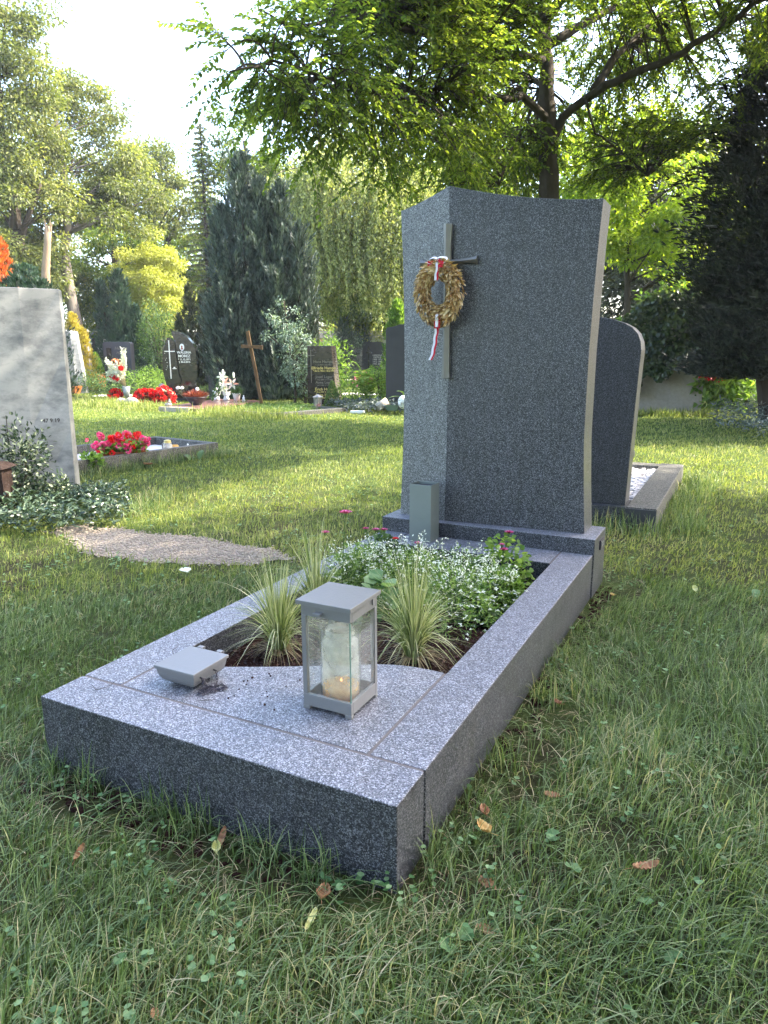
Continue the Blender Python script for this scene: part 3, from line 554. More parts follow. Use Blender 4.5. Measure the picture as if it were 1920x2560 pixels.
b = MB(); b.blob((0.001, 0, .042), (.0022, .0022, .0042), amp=0); b.build('flame', M['flame'], cj, smooth=True)

# ---- plants in the bed
def sedge(x, y, n, h, sd, label, ax=0.0):
    rg = np.random.default_rng(sd); t = thing('ornamental_grass', label, 'grass clump', (x, y, 0.115), group='cream striped grass clumps in the grave bed')
    b = MB(); a = rg.uniform(0, 6.28, n); r = rg.uniform(0, 0.022, n); P = np.c_[r*np.cos(a), r*np.sin(a), np.zeros(n)]
    q = rg.uniform(0, 1, n); ln = h*(0.5+0.65*rg.uniform(0, 1, n)); out = np.minimum(ln*(0.06+0.85*q**1.6), .20); lean = np.c_[np.cos(a)*out+ax*ln, np.sin(a)*out, np.zeros(n)]
    curl = 0.12+0.95*q**1.6*rg.uniform(0.5, 1.15, n); blades(b, P, ln, rg.uniform(.0022, .0042, n), lean, curl, rg.uniform(0, 1, n), 7, rg)
    b.build('blades', M['sedge'], t)
    b = MB(); n2 = n//4; a = rg.uniform(0, 6.28, n2); P = np.c_[0.018*np.cos(a), 0.018*np.sin(a), np.zeros(n2)]
    blades(b, P, np.full(n2, h*0.3), np.full(n2, .004), np.c_[np.cos(a), np.sin(a), np.zeros(n2)]*h*0.35*rg.uniform(0.3, 1, (n2, 1)), np.full(n2, 1.0), rg.uniform(0, .5, n2), 4, rg); b.build('dry_base', M['straw'], t)
sedge(-0.315, 0.765, 560, 0.40, 1, 'cream striped grass clump to the right of the lantern')
sedge(-0.715, 0.63, 420, 0.38, 2, 'cream striped grass clump between the lidded bowl and the lantern')
sedge(-0.78, 0.95, 170, 0.46, 3, 'taller thin cream striped grass clump behind the left kerb')
def euph(x, y, r, hh, sd, label):
    rg = np.random.default_rng(sd); t = thing('white_flowering_plant', label, 'flowering plant', (x, y, 0.115), group='white flowering bushes in the grave bed')
    n = 1500; d = nrm(rg.normal(size=(n, 3))); d[:, 2] = abs(d[:, 2]); LF = lambda d: (1+.22*np.sin(d[:, 0]*6+sd)*np.cos(d[:, 1]*5+sd)+.12*np.sin(d[:, 1]*13+d[:, 2]*9))[:, None]; P = d*[r, r, hh]*(rg.uniform(0.25, 1, n)**0.4)[:, None]*LF(d)
    b = MB(); leaves(b, P, nrm(d+rdir(n, rg)*0.9), rdir(n, rg)+[0, 0, 1], rg.uniform(.012, .024, n), rg.uniform(.004, .008, n), rg.uniform(0, 1, n)); b.build('foliage', M['paleleaf'], t)
    m = 190; d = nrm(rg.normal(size=(m, 3))); d[:, 2] = abs(d[:, 2])*0.9+0.05; P = d*[r*1.05, r*1.05, hh*1.1]*rg.uniform(0.6, 1.16, (m, 1))*LF(d); b = MB(); st = []
    for kx in range(4):
        a = kx*1.57+rg.uniform(0, 1.5, m); D = np.c_[np.cos(a), np.sin(a), rg.uniform(-.2, .6, m)]; leaves(b, P, D, np.tile([0, 0, 1.], (m, 1))+rdir(m, rg)*0.3, rg.uniform(.007, .012, m), rg.uniform(.0035, .006, m), rg.uniform(0, 1, m))
    for q_ in range(26):   # sprigs standing above the cushion
        a = rg.uniform(0, 6.28); e = np.array((math.cos(a)*r*rg.uniform(.2, 1.1), math.sin(a)*r*rg.uniform(.2, 1.1), hh*rg.uniform(.95, 1.3))); st.append(e); k_ = 9; PS = e*np.linspace(.75, 1, k_)[:, None]+rdir(k_, rg)*.008
        leaves(b, PS, rdir(k_, rg)+[0, 0, .4], rdir(k_, rg)+[0, 0, 1], .010, .005, rg.uniform(0, 1, k_))
    b.build('flowers', M['petal_white'], t)
    b = MB()
    for e in st: b.tube(bez((0, 0, 0), (e[0]*.4, e[1]*.4, e[2]*.7), e, 5), [.0014, .0012, .001, .0008, .0006], 4, False)
    for i in range(26): e = P[i*9 % len(P)]; b.tube(bez((0, 0, 0), (e[0]*.3, e[1]*.3, e[2]*.7), e, 5), [.0014, .0012, .001, .0008, .0006], 4, False)
    b.build('stems', M['midgreen'], t)
euph(-0.32, 1.12, .16, .19, 11, 'white flowering bush nearest the right kerb in the grave bed')
euph(-0.54, 1.20, .17, .20, 12, 'white flowering bush in the middle of the bed behind the lantern')
euph(-0.40, 1.42, .17, .155, 13, 'white flowering bush below the right half of the headstone')
euph(-0.63, 1.45, .16, .145, 14, 'white flowering bush right below the square vase')
euph(-0.745, 1.15, .14, .19, 15, 'white flowering bush beside the left kerb of the grave bed')
euph(-0.80, 1.40, .12, .14, 16, 'white flowering bush in the back left corner of the grave bed')
euph(-0.24, 1.33, .10, .14, 17, 'smaller white flowering bush against the right kerb')
def leafy(x, y, r, hh, sd, label, m='green', n=420, ll=.028):
    rg = np.random.default_rng(sd); t = thing('leafy_plant', label, 'plant', (x, y, 0.11), group='leafy plants at the back of the grave bed')
    d = nrm(rg.normal(size=(n, 3))); d[:, 2] = abs(d[:, 2]); P = d*[r, r, hh]*(rg.uniform(0.2, 1, n)**0.4)[:, None]; b = MB()
    leaves(b, P, nrm(d+rdir(n, rg)*0.7)*[1, 1, .4], rdir(n, rg)*.6+[0, 0, 1], rg.uniform(ll*.6, ll, n), rg.uniform(ll*.5, ll*.9, n), rg.uniform(0, 1, n), wide=0.6, fold=0.05); b.build('foliage', M[m], t)
    b = MB()
    for i in range(14): e = P[i*7 % n]; b.tube(bez((0, 0, 0), (e[0]*.3, e[1]*.3, e[2]*.7), e, 5), .0015, 4, False)
    b.build('stems', M[m], t)
leafy(-0.29, 1.58, .12, .215, 21, 'bright green leafy plant beneath the right side of the headstone')
leafy(-0.80, 1.52, .10, .19, 22, 'green leafy carnation foliage left of the square vase', 'midgreen')
leafy(-0.21, 1.38, .06, .14, 23, 'small green leafy plant against the right kerb')
leafy(-0.24, 1.18, .06, .05, 24, 'low broad leaves at the edge of the dark mulch strip', 'midgreen', 60, .05)
leafy(-0.56, 1.02, .07, .18, 25, 'broad leaved green plant directly behind the lantern lid', 'weed', 45, .06)
leafy(-0.80, 1.28, .10, .20, 26, 'pale green leafy plant beside the left kerb of the bed', 'green', 320, .025)
def carn(x, y, hh, base, r, label, sd, m='petal_magenta'):
    rg = np.random.default_rng(sd); t = thing('carnation', label, 'flower', (base[0], base[1], 0.115), group='carnations in the grave bed'); e = np.array((x-base[0], y-base[1], hh-0.115))
    b = MB(); b.tube(bez((0, 0, 0), (e[0]*.25, e[1]*.25, e[2]*.7), e, 7), .0015, 5, False); b.build('stem', M['midgreen'], t)
    n = 7; a = np.arange(n)*6.283/n+rg.uniform(0, 1); D = np.c_[np.cos(a), np.sin(a), np.full(n, .25)]; b = MB()
    r *= 1.35; leaves(b, np.tile(e, (n, 1)), D, np.tile([0, 0, 1.], (n, 1))-D*.3, np.full(n, r), np.full(n, r*.95), rg.uniform(.2, .9, n), wide=.6, droop=-.1)
    n = 6; a = a[:6]+.5; D = np.c_[np.cos(a), np.sin(a), np.full(n, .9)]; leaves(b, np.tile(e+[0, 0, .002], (n, 1)), D, np.tile([0, 0, 1.], (n, 1))-D*.3, np.full(n, r*.7), np.full(n, r*.7), rg.uniform(.2, 1, n), wide=.6); b.build('petals', M[m], t)
    b = MB(); b.lathe([(.0015, -.012), (.004, -.008), (.0045, 0.001), (.002, .003)], e, 8); b.build('calyx', M['midgreen'], t)
carn(-.681, 1.0, .494, (-.73, 1.05), .019, 'tall pink edged magenta carnation rising highest above the lantern', 1)
carn(-.889, 1.2, .355, (-.80, 1.25), .014, 'small red carnation furthest left above the white flowers', 2, 'petal_magenta')
carn(-.873, 1.5, .305, (-.82, 1.5), .013, 'red carnation second of the row left of the vase', 3)
carn(-.835, 1.52, .300, (-.81, 1.5), .015, 'dark red carnation in the middle of the row left of the vase', 4)
carn(-.785, 1.5, .310, (-.79, 1.5), .014, 'dark red carnation of the row nearest the vase', 5)
carn(-.731, 1.5, .278, (-.74, 1.52), .012, 'bright red carnation just in front of the left edge of the vase', 6, 'petal_red')
carn(-.629, 1.5, .270, (-.64, 1.5), .014, 'drooping magenta carnation in front of the vase', 7)
carn(-.275, 1.6, .332, (-.3, 1.6), .016, 'dark pink carnation standing highest over the right leafy plant', 8)
carn(-.265, 1.5, .288, (-.28, 1.55), .015, 'magenta carnation lowest on the right leafy plant', 9)
carn(-.272, 1.5, .308, (-.28, 1.55), .010, 'small magenta carnation bud between the two right carnations', 10)
# crumbs on the slab
b = MB()
for i in range(26): x, y = rng.uniform(-.60, -.42), rng.uniform(.2, .4); s2 = rng.uniform(.0008, .0028); b.blob((x, y, H+s2*.8), (s2, s2*1.3, s2), i, 6, 4, .3)
b.build('soil_crumbs', M['soil']); tag(bpy.data.objects['soil_crumbs'], 'scattered dark soil crumbs on the granite slab beside the lantern', 'crumbs', kind='stuff')
for i, (pts, lab) in enumerate((([(-.93, .10), (-.90, .085), (-.885, .11), (-.895, .15)], 'thin curved dry twig near the front left granite corner'), ([(-.62, .16), (-.60, .175), (-.59, .18)], 'tiny dry twig on the slab below the bowl chain'), ([(-.86, .33), (-.9, .36), (-.91, .40)], 'thin dry twig on the left granite kerb'))):
    P = np.c_[pts, np.full(len(pts), H+.0012)]; b = MB(); b.tube(P, .0006, 4); tag(b.build('twig', M['bark']), lab, 'twig', 'dry twigs on the granite border')

# ================================================================ OTHER GRAVES (local x = along the face, local -y = towards the viewer)
FC = 0.468
def stone_prof(prof, depth, y0=0.0):
    """front outline (x,z) extruded in y"""
    b = MB(); b.loft([[(x, y0, z) for x, z in prof], [(x, y0+depth, z) for x, z in prof]]); return b
def face_mtx(x, y, z): return Matrix.Translation((x, y, z)) @ Matrix.Rotation(R(90), 4, 'X')

# --- headstone on the right with rounded shoulder, seen from behind
t = thing('headstone', 'dark grey granite headstone with rounded shoulder seen behind the large headstone', 'headstone', (-0.55, 3.42, 0))
pts = [(-.45, .13), (.475, .13), (.485, .5), (.50, .95), (.505, 1.05), (.497, 1.10), (.478, 1.145), (.445, 1.18), (.40, 1.205), (.33, 1.228), (.22, 1.252), (.08, 1.272), (-.08, 1.272), (-.25, 1.24), (-.40, 1.2), (-.47, 1.1), (-.45, .6)]
stone_prof(pts, .16, -.08).build('stone', M['granite_dark'], t, bevel=.004)
b = MB(); b.box(.4955, .4985, -.02, .01, .42, .455); b.build('small_plate', M['metal'], t)
k2 = thing('grave_border', 'mossy dark granite border holding white gravel beside the rounded headstone', 'grave border', (-0.5, 4.2, 0))
for nm, bx in (('front_kerb', (-.98, -.064, 3.29, 3.53, -.1, .13)), ('side_kerb', (-.06, .115, 3.28, 5.2, -.1, .135)), ('side_kerb', (-1.1, -.984, 3.29, 5.2, -.1, .13)), ('back_kerb', (-.98, -.064, 5.05, 5.2, -.1, .13))):
    b = MB(); b.box(*bx); b.build(nm, M['granite_kerb'] if nm != 'front_kerb' else M['granite_dark'], k2, bevel=.004, world=True)
b = MB(); b.box(-.062, .113, 3.268, 3.279, -.05, .128); b.build('end_slab', M['slate'], k2, world=True)
b = MB(); b.box(-.98, -.064, 3.53, 5.05, 0, .085)
for i in range(1400):
    s2 = rng.uniform(.012, .026); x = rng.uniform(-.75, -.08); y = rng.uniform(3.55, 5.03); b.blob((x, y, .085+rng.uniform(0, .018)), (s2, s2*rng.uniform(.6, 1.1), s2*.6), i, 6, 4, .25)
tag(b.build('gravel', M['gravel']), 'white gravel filling the grave bed behind the rounded headstone', 'gravel', kind='stuff')

# --- pale marble headstone at the left edge
t = thing('headstone', 'pale veined marble headstone at the left edge with small carved numbers', 'headstone', (-4.1, 2.5, 0))
bot = np.array([(-4.68, 1.74), (-4.08, 2.435), (-3.865, 2.60), (-3.98, 2.74), (-4.16, 2.62), (-4.80, 1.88)]); top = np.array([(-4.67, 1.76), (-4.08, 2.46), (-3.945, 2.69), (-4.04, 2.79), (-4.18, 2.62), (-4.79, 1.88)])
b = MB(); b.loft([np.c_[bot+(top-bot)*q, np.full(6, z)] for q, z in ((0, -.05), (.35, .5), (.75, 1.05), (1, 1.50))]); b.build('stone', M['marble'], t, bevel=.003, world=True)
fp = np.array((-4.035, 2.445, .62)); fx = nrm(np.array((.205, .20, 0.))); fn = np.array((fx[1], -fx[0], 0.08)); fn = nrm(fn)
mt = Matrix(((fx[0], 0, fn[0], 0), (fx[1], 0, fn[1], 0), (0, 1, 0, 0), (0, 0, 0, 1))); base = Vector((-3.955, 2.525, .55))-Vector(t.location)
mt.translation = base+Vector(fn)*0.028; NUMBER = text('47 9 19', .038, M['black_letter'], 'inscription', t, mt, bold=.0014)
t.location = t.location+Vector((-.072, -.036, 0))
t = thing('headstone', 'low light grey stone block showing above the marble headstone', 'headstone', (-6.6, 3.1, 0)); b = MB(); b.box(-.35, .16, -.1, .1, 0, 1.66); b.build('stone', M['pebble'], t, bevel=.01); t.rotation_euler.z = FC
t = thing('wooden_lantern', 'dark brown wooden lantern box leaning among variegated leaves', 'lantern', (-3.83, 1.86, 0.0), FC)
b = MB(); b.box(-.2, .05, -.01, .12, .02, .30); b.build('body', M['dark_wood'], t)
b = MB(); b.box(.04, .062, -.03, -.012, 0, .31); b.box(-.2, .039, -.03, -.012, .262, .30); b.box(-.2, .039, -.03, -.012, 0, .035); b.box(-.06, -.04, -.028, -.012, .036, .261); b.build('frame', M['wood'] if 0 else M['dark_wood'], t, bevel=.002)
b = MB(); b.loft([[(-.23, -.06, .31), (.085, -.06, .31), (.085, .15, .31), (-.23, .15, .31)], [(-.15, 0, .345), (.03, 0, .345), (.03, .1, .345), (-.15, .1, .345)]]); b.build('roof', M['dark_wood'], t)

def shrub(name, label, cat, loc, rx, ry, rz_, n, ll, m, sd, zc=None, group=None, shell=.35, updir=.3, wide=.45, lw=.45, stems=8, lump=.25, stem_m='bark'):
    rg = np.random.default_rng(sd); t = thing(name, label, cat, loc, group=group); d = nrm(rg.normal(size=(n, 3))); zc = rz_*.55 if zc is None else zc
    lm = 1+lump*np.sin(d[:, 0]*5+sd)*np.sin(d[:, 1]*4+sd*2)*1.2+lump*.7*np.sin(d[:, 2]*9+d[:, 0]*6+sd)
    P = d*[rx, ry, rz_*.52]*(rg.uniform(0, 1, n)**shell*lm)[:, None]; P[:, 2] = np.maximum(P[:, 2]+zc, .01)
    b = MB(); leaves(b, P, nrm(d*.8+rdir(n, rg)*.8+[0, 0, updir]), d*.5+rdir(n, rg)*.6+[0, 0, .7], rg.uniform(ll*.6, ll*1.2, n), rg.uniform(ll*lw*.7, ll*lw*1.2, n), rg.uniform(0, 1, n), wide=wide); b.build('foliage', M[m], t)
    if stems:
        b = MB()
        for i in range(stems): e = P[i*3 % n]; b.tube(bez((0, 0, 0), (e[0]*.2, e[1]*.2, e[2]*.7), e, 6), np.linspace(.012, .003, 6)*max(.3, rz_), 5, False)
        b.build('stems', M[stem_m], t)
    return t
shrub('variegated_shrub', 'cream edged evergreen shrub climbing the marble headstone', 'shrub', (-3.98, 2.18, 0), .20, .17, .52, 1300, .034, 'varieg', 31, lw=.55)
shrub('variegated_shrub', 'pale lit cream edged sprig at the foot of the marble headstone', 'shrub', (-3.62, 2.18, 0), .09, .08, .24, 220, .032, 'varieg', 32, lw=.55)
for i, (x, y, h_) in enumerate(((-4.22, 2.10, .68), (-4.12, 2.18, .62))):
    rg = np.random.default_rng(i); t = thing('tall_shoot', ('thin leafy shoot rising in front of the marble face, further left', 'thin leafy shoot rising in front of the marble face, nearer the crease')[i], 'shoot', (x, y, 0)); b = MB(); b.tube(bez((0, 0, 0), (.01, 0, h_*.6), (.02, 0, h_), 8), .003, 5, False); b.build('stem', M['bark'], t)
    n = 34; z = rg.uniform(.25, 1, n)*h_; a = rg.uniform(0, 6.28, n); b = MB(); leaves(b, np.c_[np.full(n, .012), np.zeros(n), z], np.c_[np.cos(a), np.sin(a), np.full(n, .3)], np.tile([0, 0, 1.], (n, 1)), .03, .016, rg.uniform(0, .6, n)); b.build('foliage', M['peri'], t)
def cover(label, poly, n, hh, ll, m, sd, name='ground_cover', lw=.45):
    rg = np.random.default_rng(sd); poly = np.array(poly); lo = poly.min(0); hi = poly.max(0); x = rg.uniform(lo[0], hi[0], n*3); y = rg.uniform(lo[1], hi[1], n*3); k_ = in_poly(x, y, poly); x = x[k_][:n]; y = y[k_][:n]; n = len(x)
    dist = np.min(np.hypot(x[:, None]-poly[None, :, 0], y[:, None]-poly[None, :, 1]), 1); hz = hh*(0.45+.4*vn(x*4, y*4)+.3)*np.clip(dist/.15+.25, .25, 1); z = np.clip(hz, .015, 9)*rg.uniform(.15, 1, n)**.5
    b = MB(); leaves(b, np.c_[x, y, z], rdir(n, rg)*[1, 1, .5]+[0, 0, .15], rdir(n, rg)*.6+[0, 0, 1], rg.uniform(ll*.6, ll*1.2, n), rg.uniform(ll*lw*.7, ll*lw*1.2, n), rg.uniform(0, 1, n))
    return tag(b.build(name, M[m]), label, 'ground cover', kind='stuff')
cover('dark green evergreen ground cover around the marble headstone', [(-4.6, 1.5), (-4.0, 1.45), (-3.5, 1.42), (-3.1, 1.52), (-2.95, 1.66), (-2.84, 1.78), (-2.86, 1.98), (-3.0, 2.2), (-3.2, 2.42), (-3.5, 2.6), (-3.9, 2.5), (-4.5, 2.4)], 6500, .17, .042, 'peri', 33, lw=.42)

# --- grave with pink flowers on the left
kt = thing('grave_border', 'grey granite grave border around pink flowers and candles on the left lawn', 'grave border', (-4.9, 4, 0))
A0, A1 = np.array((-4.36, 4.72)), np.array((-4.62, 3.05)); ax_ = nrm(A1-A0); pn = np.array((-ax_[1], ax_[0])) if (-ax_[1]) < 0 else np.array((ax_[1], -ax_[0]))
def kbar(p, q, wdt, inn, z0, z1, name, m, par):
    b = MB(); p = np.array(p); q = np.array(q); inn = np.array(inn); b.prism([p, q, q+inn*wdt, p+inn*wdt][::1], z0, z1); return b.build(name, m, par, bevel=.003, world=True)
LB = -.98
E0 = A1+ax_*.9
kbar(A0, E0, .075, pn, -.1, .135, 'side_kerb', M['granite_kerb'], kt); kbar(A0+pn*.076, A0+pn*.95, .08, ax_, -.1, .135, 'end_kerb', M['granite_kerb'], kt); kbar(A0+pn*.951, E0+pn*.951, .075, pn, -.1, .135, 'side_kerb', M['granite_kerb'], kt); kbar(E0+pn*.076, E0+pn*.95, -.08, ax_, -.1, .135, 'end_kerb', M['granite_kerb'], kt)
b = MB(); q = [A0+pn*.076+ax_*.081, A0+pn*.95+ax_*.081, E0+pn*.95-ax_*.081, E0+pn*.076-ax_*.081]; b.prism(q, 0, .055); tag(b.build('gravel_bed', M['gravel']), 'pale gravel bed inside the grave with pink flowers', 'gravel', kind='stuff')
def flowerbox(name, label, loc, rz, L_, W_, H_, m, fl, sd, n=46, spread=.06, fr=.026, fol='green', nf=500):
    rg = np.random.default_rng(sd); t = thing(name, label, 'flower box', loc, rz)
    b = MB(); b.loft([rectring(L_*.42, W_*.38, 0), rectring(L_*.5, W_*.5, H_), rectring(L_*.52, W_*.56, H_), rectring(L_*.52, W_*.56, H_*1.1), rectring(L_*.47, W_*.42, H_*1.1), rectring(L_*.46, W_*.40, H_*.8)]); b.build('box', M[m], t)
    P = np.c_[rg.uniform(-L_*.5, L_*.5, nf), rg.uniform(-W_*.8, W_*.8, nf), H_+rg.uniform(0, .08, nf)]; b = MB(); leaves(b, P, rdir(nf, rg)+[0, 0, .3], rdir(nf, rg)*.7+[0, 0, 1], .035, .03, rg.uniform(0, 1, nf), wide=.6); b.build('foliage', M[fol], t)
    mbs = {k_: MB() for k_ in fl}
    for i in range(n):
        c_ = np.array((rg.uniform(-L_*.54, L_*.54), rg.uniform(-W_*.9, W_*.9), H_+rg.uniform(.03, .13)+.04*math.sin(i))); kk = fl[rg.integers(len(fl))]; m_ = 26; d = nrm(rg.normal(size=(m_, 3))); leaves(mbs[kk], c_+d*fr*.5, d, rdir(m_, rg), fr*.9, fr*.8, rg.uniform(0, 1, m_), wide=.65)
    for k_, q in mbs.items(): q.build('flower_heads', M[k_], t)
    return t
flowerbox('flower_box', 'terracotta flower box full of pink and red begonias', (-4.66, 3.70, .055), math.atan2(.5, .3), .42, .14, .09, 'terracotta', ['petal_pink', 'petal_red', 'petal_pink', 'petal_red'], 41, 62)
def candle(label, loc, r, h_, lidm, body, wax=True, name='grave_candle', grp='grave candles in the pink flower grave'):
    t = thing(name, label, 'candle', loc, group=grp); b = MB(); b.lathe([(r*.8, 0), (r, h_*.08), (r*1.02, h_*.55), (r*.8, h_*.78), (r*.72, h_*.8)], (0, 0, 0), 20); b.build('jar', M[body], t, smooth=True)
    if lidm: b = MB(); b.lathe([(r*.8, h_*.8), (r*.82, h_*.84), (r*.68, h_*.86), (r*.70, h_*.9), (r*.74, h_*.93), (r*.62, h_*.97), (r*.3, h_)], (0, 0, 0), 20); b.build('lid', M[lidm], t, smooth=True)
    if wax: b = MB(); b.lathe([(r*.7, h_*.04), (r*.85, h_*.3)], (0, 0, 0), 16); b.build('wax', M['wax'], t)
    return t
candle('tall white candle jar right behind the pink flower box', (-4.60, 3.86, .055), .028, .21, None, 'white')
candle('clear round candle jar with a golden domed lid', (-4.56, 4.20, .055), .048, .155, 'gold', 'jar_glass')
candle('small open amber candle cup next to the dark tub', (-4.68, 4.42, .055), .045, .09, None, 'wax', False)
t = thing('grave_cross', 'small clear glass lamp with cross between box and golden candle', 'candle', (-4.66, 4.0, .055)); b = MB(); b.box(-.028, .028, -.028, .028, 0, .12); b.build('glass_body', M['clear_glass'], t); b = MB(); b.box(-.005, .005, -.032, -.0285, 0, .16); b.box(-.03, -.0055, -.032, -.0285, .115, .128); b.box(.0055, .03, -.032, -.0285, .115, .128); b.build('cross', M['metal'], t); b = MB(); b.box(-.034, .034, -.028, .034, .1205, .127); b.build('lid', M['metal'], t)
t = thing('dark_tub', 'small dark plastic tub behind the amber candle cup', 'tub', (-4.74, 4.34, .055)); b = MB(); b.lathe([(.02, 0), (.03, .085), (.032, .087), (.027, .085), (.018, .01)], (0, 0, 0), 16); b.build('tub', M['slate'], t, smooth=True)
def figure(label, loc, h_, rz=0, m='white', wings=True, name='angel_figure', grp=None):
    t = thing(name, label, 'figurine', loc, rz, grp); b = MB(); b.lathe([(.22*h_, 0), (.26*h_, .06*h_), (.20*h_, .25*h_), (.16*h_, .45*h_), (.17*h_, .58*h_), (.09*h_, .68*h_), (.07*h_, .72*h_)], (0, 0, 0), 16); b.tube([(-.16*h_, 0, .6*h_), (-.13*h_, -.13*h_, .42*h_), (0, -.17*h_, .46*h_)], .05*h_, 6); b.tube([(.16*h_, 0, .6*h_), (.13*h_, -.13*h_, .42*h_), (0, -.17*h_, .46*h_)], .05*h_, 6); b.build('body', M[m], t, smooth=True)
    b = MB(); b.blob((0, -.02*h_, .83*h_), (.115*h_, .12*h_, .14*h_), 1, 12, 8, .03); b.build('head', M[m], t, smooth=True)
    if wings:
        for sx in (-1, 1):
            b = MB(); b.loft([[(sx*.05*h_, .12*h_, .3*h_), (sx*.3*h_, .18*h_, .42*h_), (sx*.33*h_, .17*h_, .75*h_), (sx*.12*h_, .12*h_, .66*h_)], [(sx*.05*h_, .16*h_, .3*h_), (sx*.3*h_, .21*h_, .42*h_), (sx*.33*h_, .20*h_, .75*h_), (sx*.12*h_, .16*h_, .66*h_)]]); b.build('wing', M[m], t)
    return t
figure('tiny white angel left of the golden lidded candle', (-4.50, 4.08, .055), .07); figure('tiny white angel at the far right of the pink flower grave', (-4.60, 4.53, .055), .08)
shrub('bedding_plant', 'white green bedding plant at the near corner of the pink grave', 'plant', (-4.62, 3.33, .055), .11, .08, .10, 170, .05, 'green', 42, lw=.7, stems=0); shrub('white_begonia', 'small white flowered plant in the corner by the marble headstone', 'plant', (-4.70, 3.42, .07), .05, .04, .08, 60, .03, 'petal_white', 43, lw=.7, stems=0)
t = thing('budding_stem', 'thin stem with one pink bud left of the flower box', 'flower', (-4.78, 3.42, .055)); b = MB(); b.tube([(0, 0, 0), (.01, 0, .15), (0, 0, .22)], .003, 5); b.build('stem', M['midgreen'], t); b = MB(); d = rdir(24); leaves(b, d*.008+[0, 0, .225], d, rdir(24), .014, .012); b.build('bud', M['petal_pink'], t)

# --- two part black headstone with cross
mo = thing('headstone', 'curved two part polished black headstone with metal cross and white lettering', 'headstone', (-10.86, 11.3, 0), FC)
def arcpts(a): return a
Lp = [(-.30, .18), (-.34, .35), (-.385, .6), (-.40, .85), (-.37, 1.1), (-.31, 1.28), (-.255, 1.40), (-.13, 1.40-.06), (-.10, 1.30), (-.08, 1.0), (-.05, .6), (0.0, .45), (-.06, .35), (-.07, .18)]
stone_prof(Lp, .20, 0).build('left_stone', M['black_stone'], mo, bevel=.004)
Rp = [(-.055, .12), (-.045, .34), (.015, .45), (-.03, .62), (-.065, 1.0), (-.085, 1.3), (-.16, 1.50), (-.12, 1.545), (0, 1.53), (.10, 1.475), (.20, 1.39), (.30, 1.27), (.345, 1.19), (.37, 1.0), (.37, .7), (.345, .4), (.31, .12)]
stone_prof(Rp, .22, .015).build('right_stone', M['black_stone'], mo, bevel=.004)
b = MB(); b.box(-.38, .42, -.05, .3, 0, .12); b.build('base', M['slate'], mo, bevel=.004)
b = MB(); b.box(-.015+-.215, -.215+.005, -.018, -.004, .5, 1.34); b.box(-.33, -.231, -.016, -.004, 1.09, 1.11); b.box(-.209, -.10, -.016, -.004, 1.09, 1.11); b.build('cross', M['bronze'] if 0 else M['white_letter'], mo)
b = MB(); th_ = np.linspace(0, 2*math.pi, 20, endpoint=False); b.loft([[(.06+.05*math.cos(a), .012, 1.19+.075*math.sin(a)) for a in th_], [(.06+.05*math.cos(a), .004, 1.19+.075*math.sin(a)) for a in th_]]); b.build('portrait_oval', M['white'], mo)
b = MB(); b.blob((.06, .006, 1.2), (.022, .006, .03), 1, 10, 6, 0); b.blob((.06, .005, 1.155), (.032, .005, .022), 1, 10, 6, 0); b.build('portrait', M['terracotta'], mo)
for s_t, sz, z in (('WALERIA', .075, 1.05), ('MOREZ', .082, .97), ('* 11.12.1971', .055, .905), ('† 30.6.2016', .055, .85)): text(s_t, sz, M['white_letter'], 'inscription', mo, face_mtx(.10, .008, z), bold=.0012)
b = MB()
for x, z in ((-.33, 1.06), (-.30, .95), (-.32, .91), (-.29, .86), (-.285, .78), (-.30, .74), (-.32, .70)): b.blob((x, -.002, z), (.008, .004, .008), 1, 6, 4, .2)
b.build('star_inlay', M['white_letter'], mo)
b = MB(); b.box(-.16, -.09, -.05, 0, .715, .73); b.blob((-.125, -.03, .745), (.02, .015, .015)); b.build('small_shelf', M['white_letter'], mo)
t = thing('headstone', 'light grey granite stone edge showing behind the black headstone', 'headstone', (-10.28, 11.9, 0), FC); b = MB(); b.box(-.25, .22, 0, .15, 0, .95); b.build('stone', M['granite_kerb'], t, bevel=.01)
# --- reddish flat grave cover
rc = thing('grave_cover', 'low reddish granite grave cover in front of the dark conifers', 'grave cover', (-9, 9.8, 0)); b = MB(); b.prism([(-9.15, 8.84), (-8.12, 8.86), (-8.62, 11.2), (-9.9, 11.35)], 0, .075); b.build('cover_slab', M['red_granite'], rc, bevel=.004, world=True)
b = MB(); b.prism([(-9.17, 8.82), (-8.45, 8.835), (-8.45, 8.92), (-9.15, 8.92)], 0.0, .088); b.build('edge_strip', M['pebble'], rc, world=True)
t = thing('planting_bowl', 'wide dark bowl with deep red heather', 'bowl', (-8.95, 9.6, .075)); b = MB(); b.lathe([(.09, 0), (.10, .02), (.17, .10), (.20, .145), (.215, .15), (.215, .162), (.19, .162), (.15, .12)], (0, 0, 0), 28, False); b.build('bowl', M['slate'], t, smooth=True)
n = 900; a = rng.uniform(0, 6.28, n); r = .17*rng.uniform(0, 1, n)**.5; hgt = rng.uniform(.08, .22, n)*(1.1-r/.3); b = MB(); blades(b, np.c_[r*np.cos(a), r*np.sin(a), np.full(n, .14)], hgt, np.full(n, .014), np.c_[np.cos(a), np.sin(a), np.zeros(n)]*(r*.7)[:, None], np.full(n, .1), rng.uniform(0, 1, n), 3); b.build('heather', M['heather'], t)
t = thing('bird_figure', 'small pale stone bird at the left end of the reddish cover', 'figurine', (-9.05, 8.95, .089)); b = MB(); b.blob((0, 0, .035), (.085, .05, .035), 3, 14, 8, .08); b.blob((.03, 0, .085), (.03, .03, .03), 4, 10, 8, .05); b.blob((.035, 0, .125), (.018, .018, .018), 4, 8, 6, .05); b.build('body', M['pebble'], t, smooth=True)
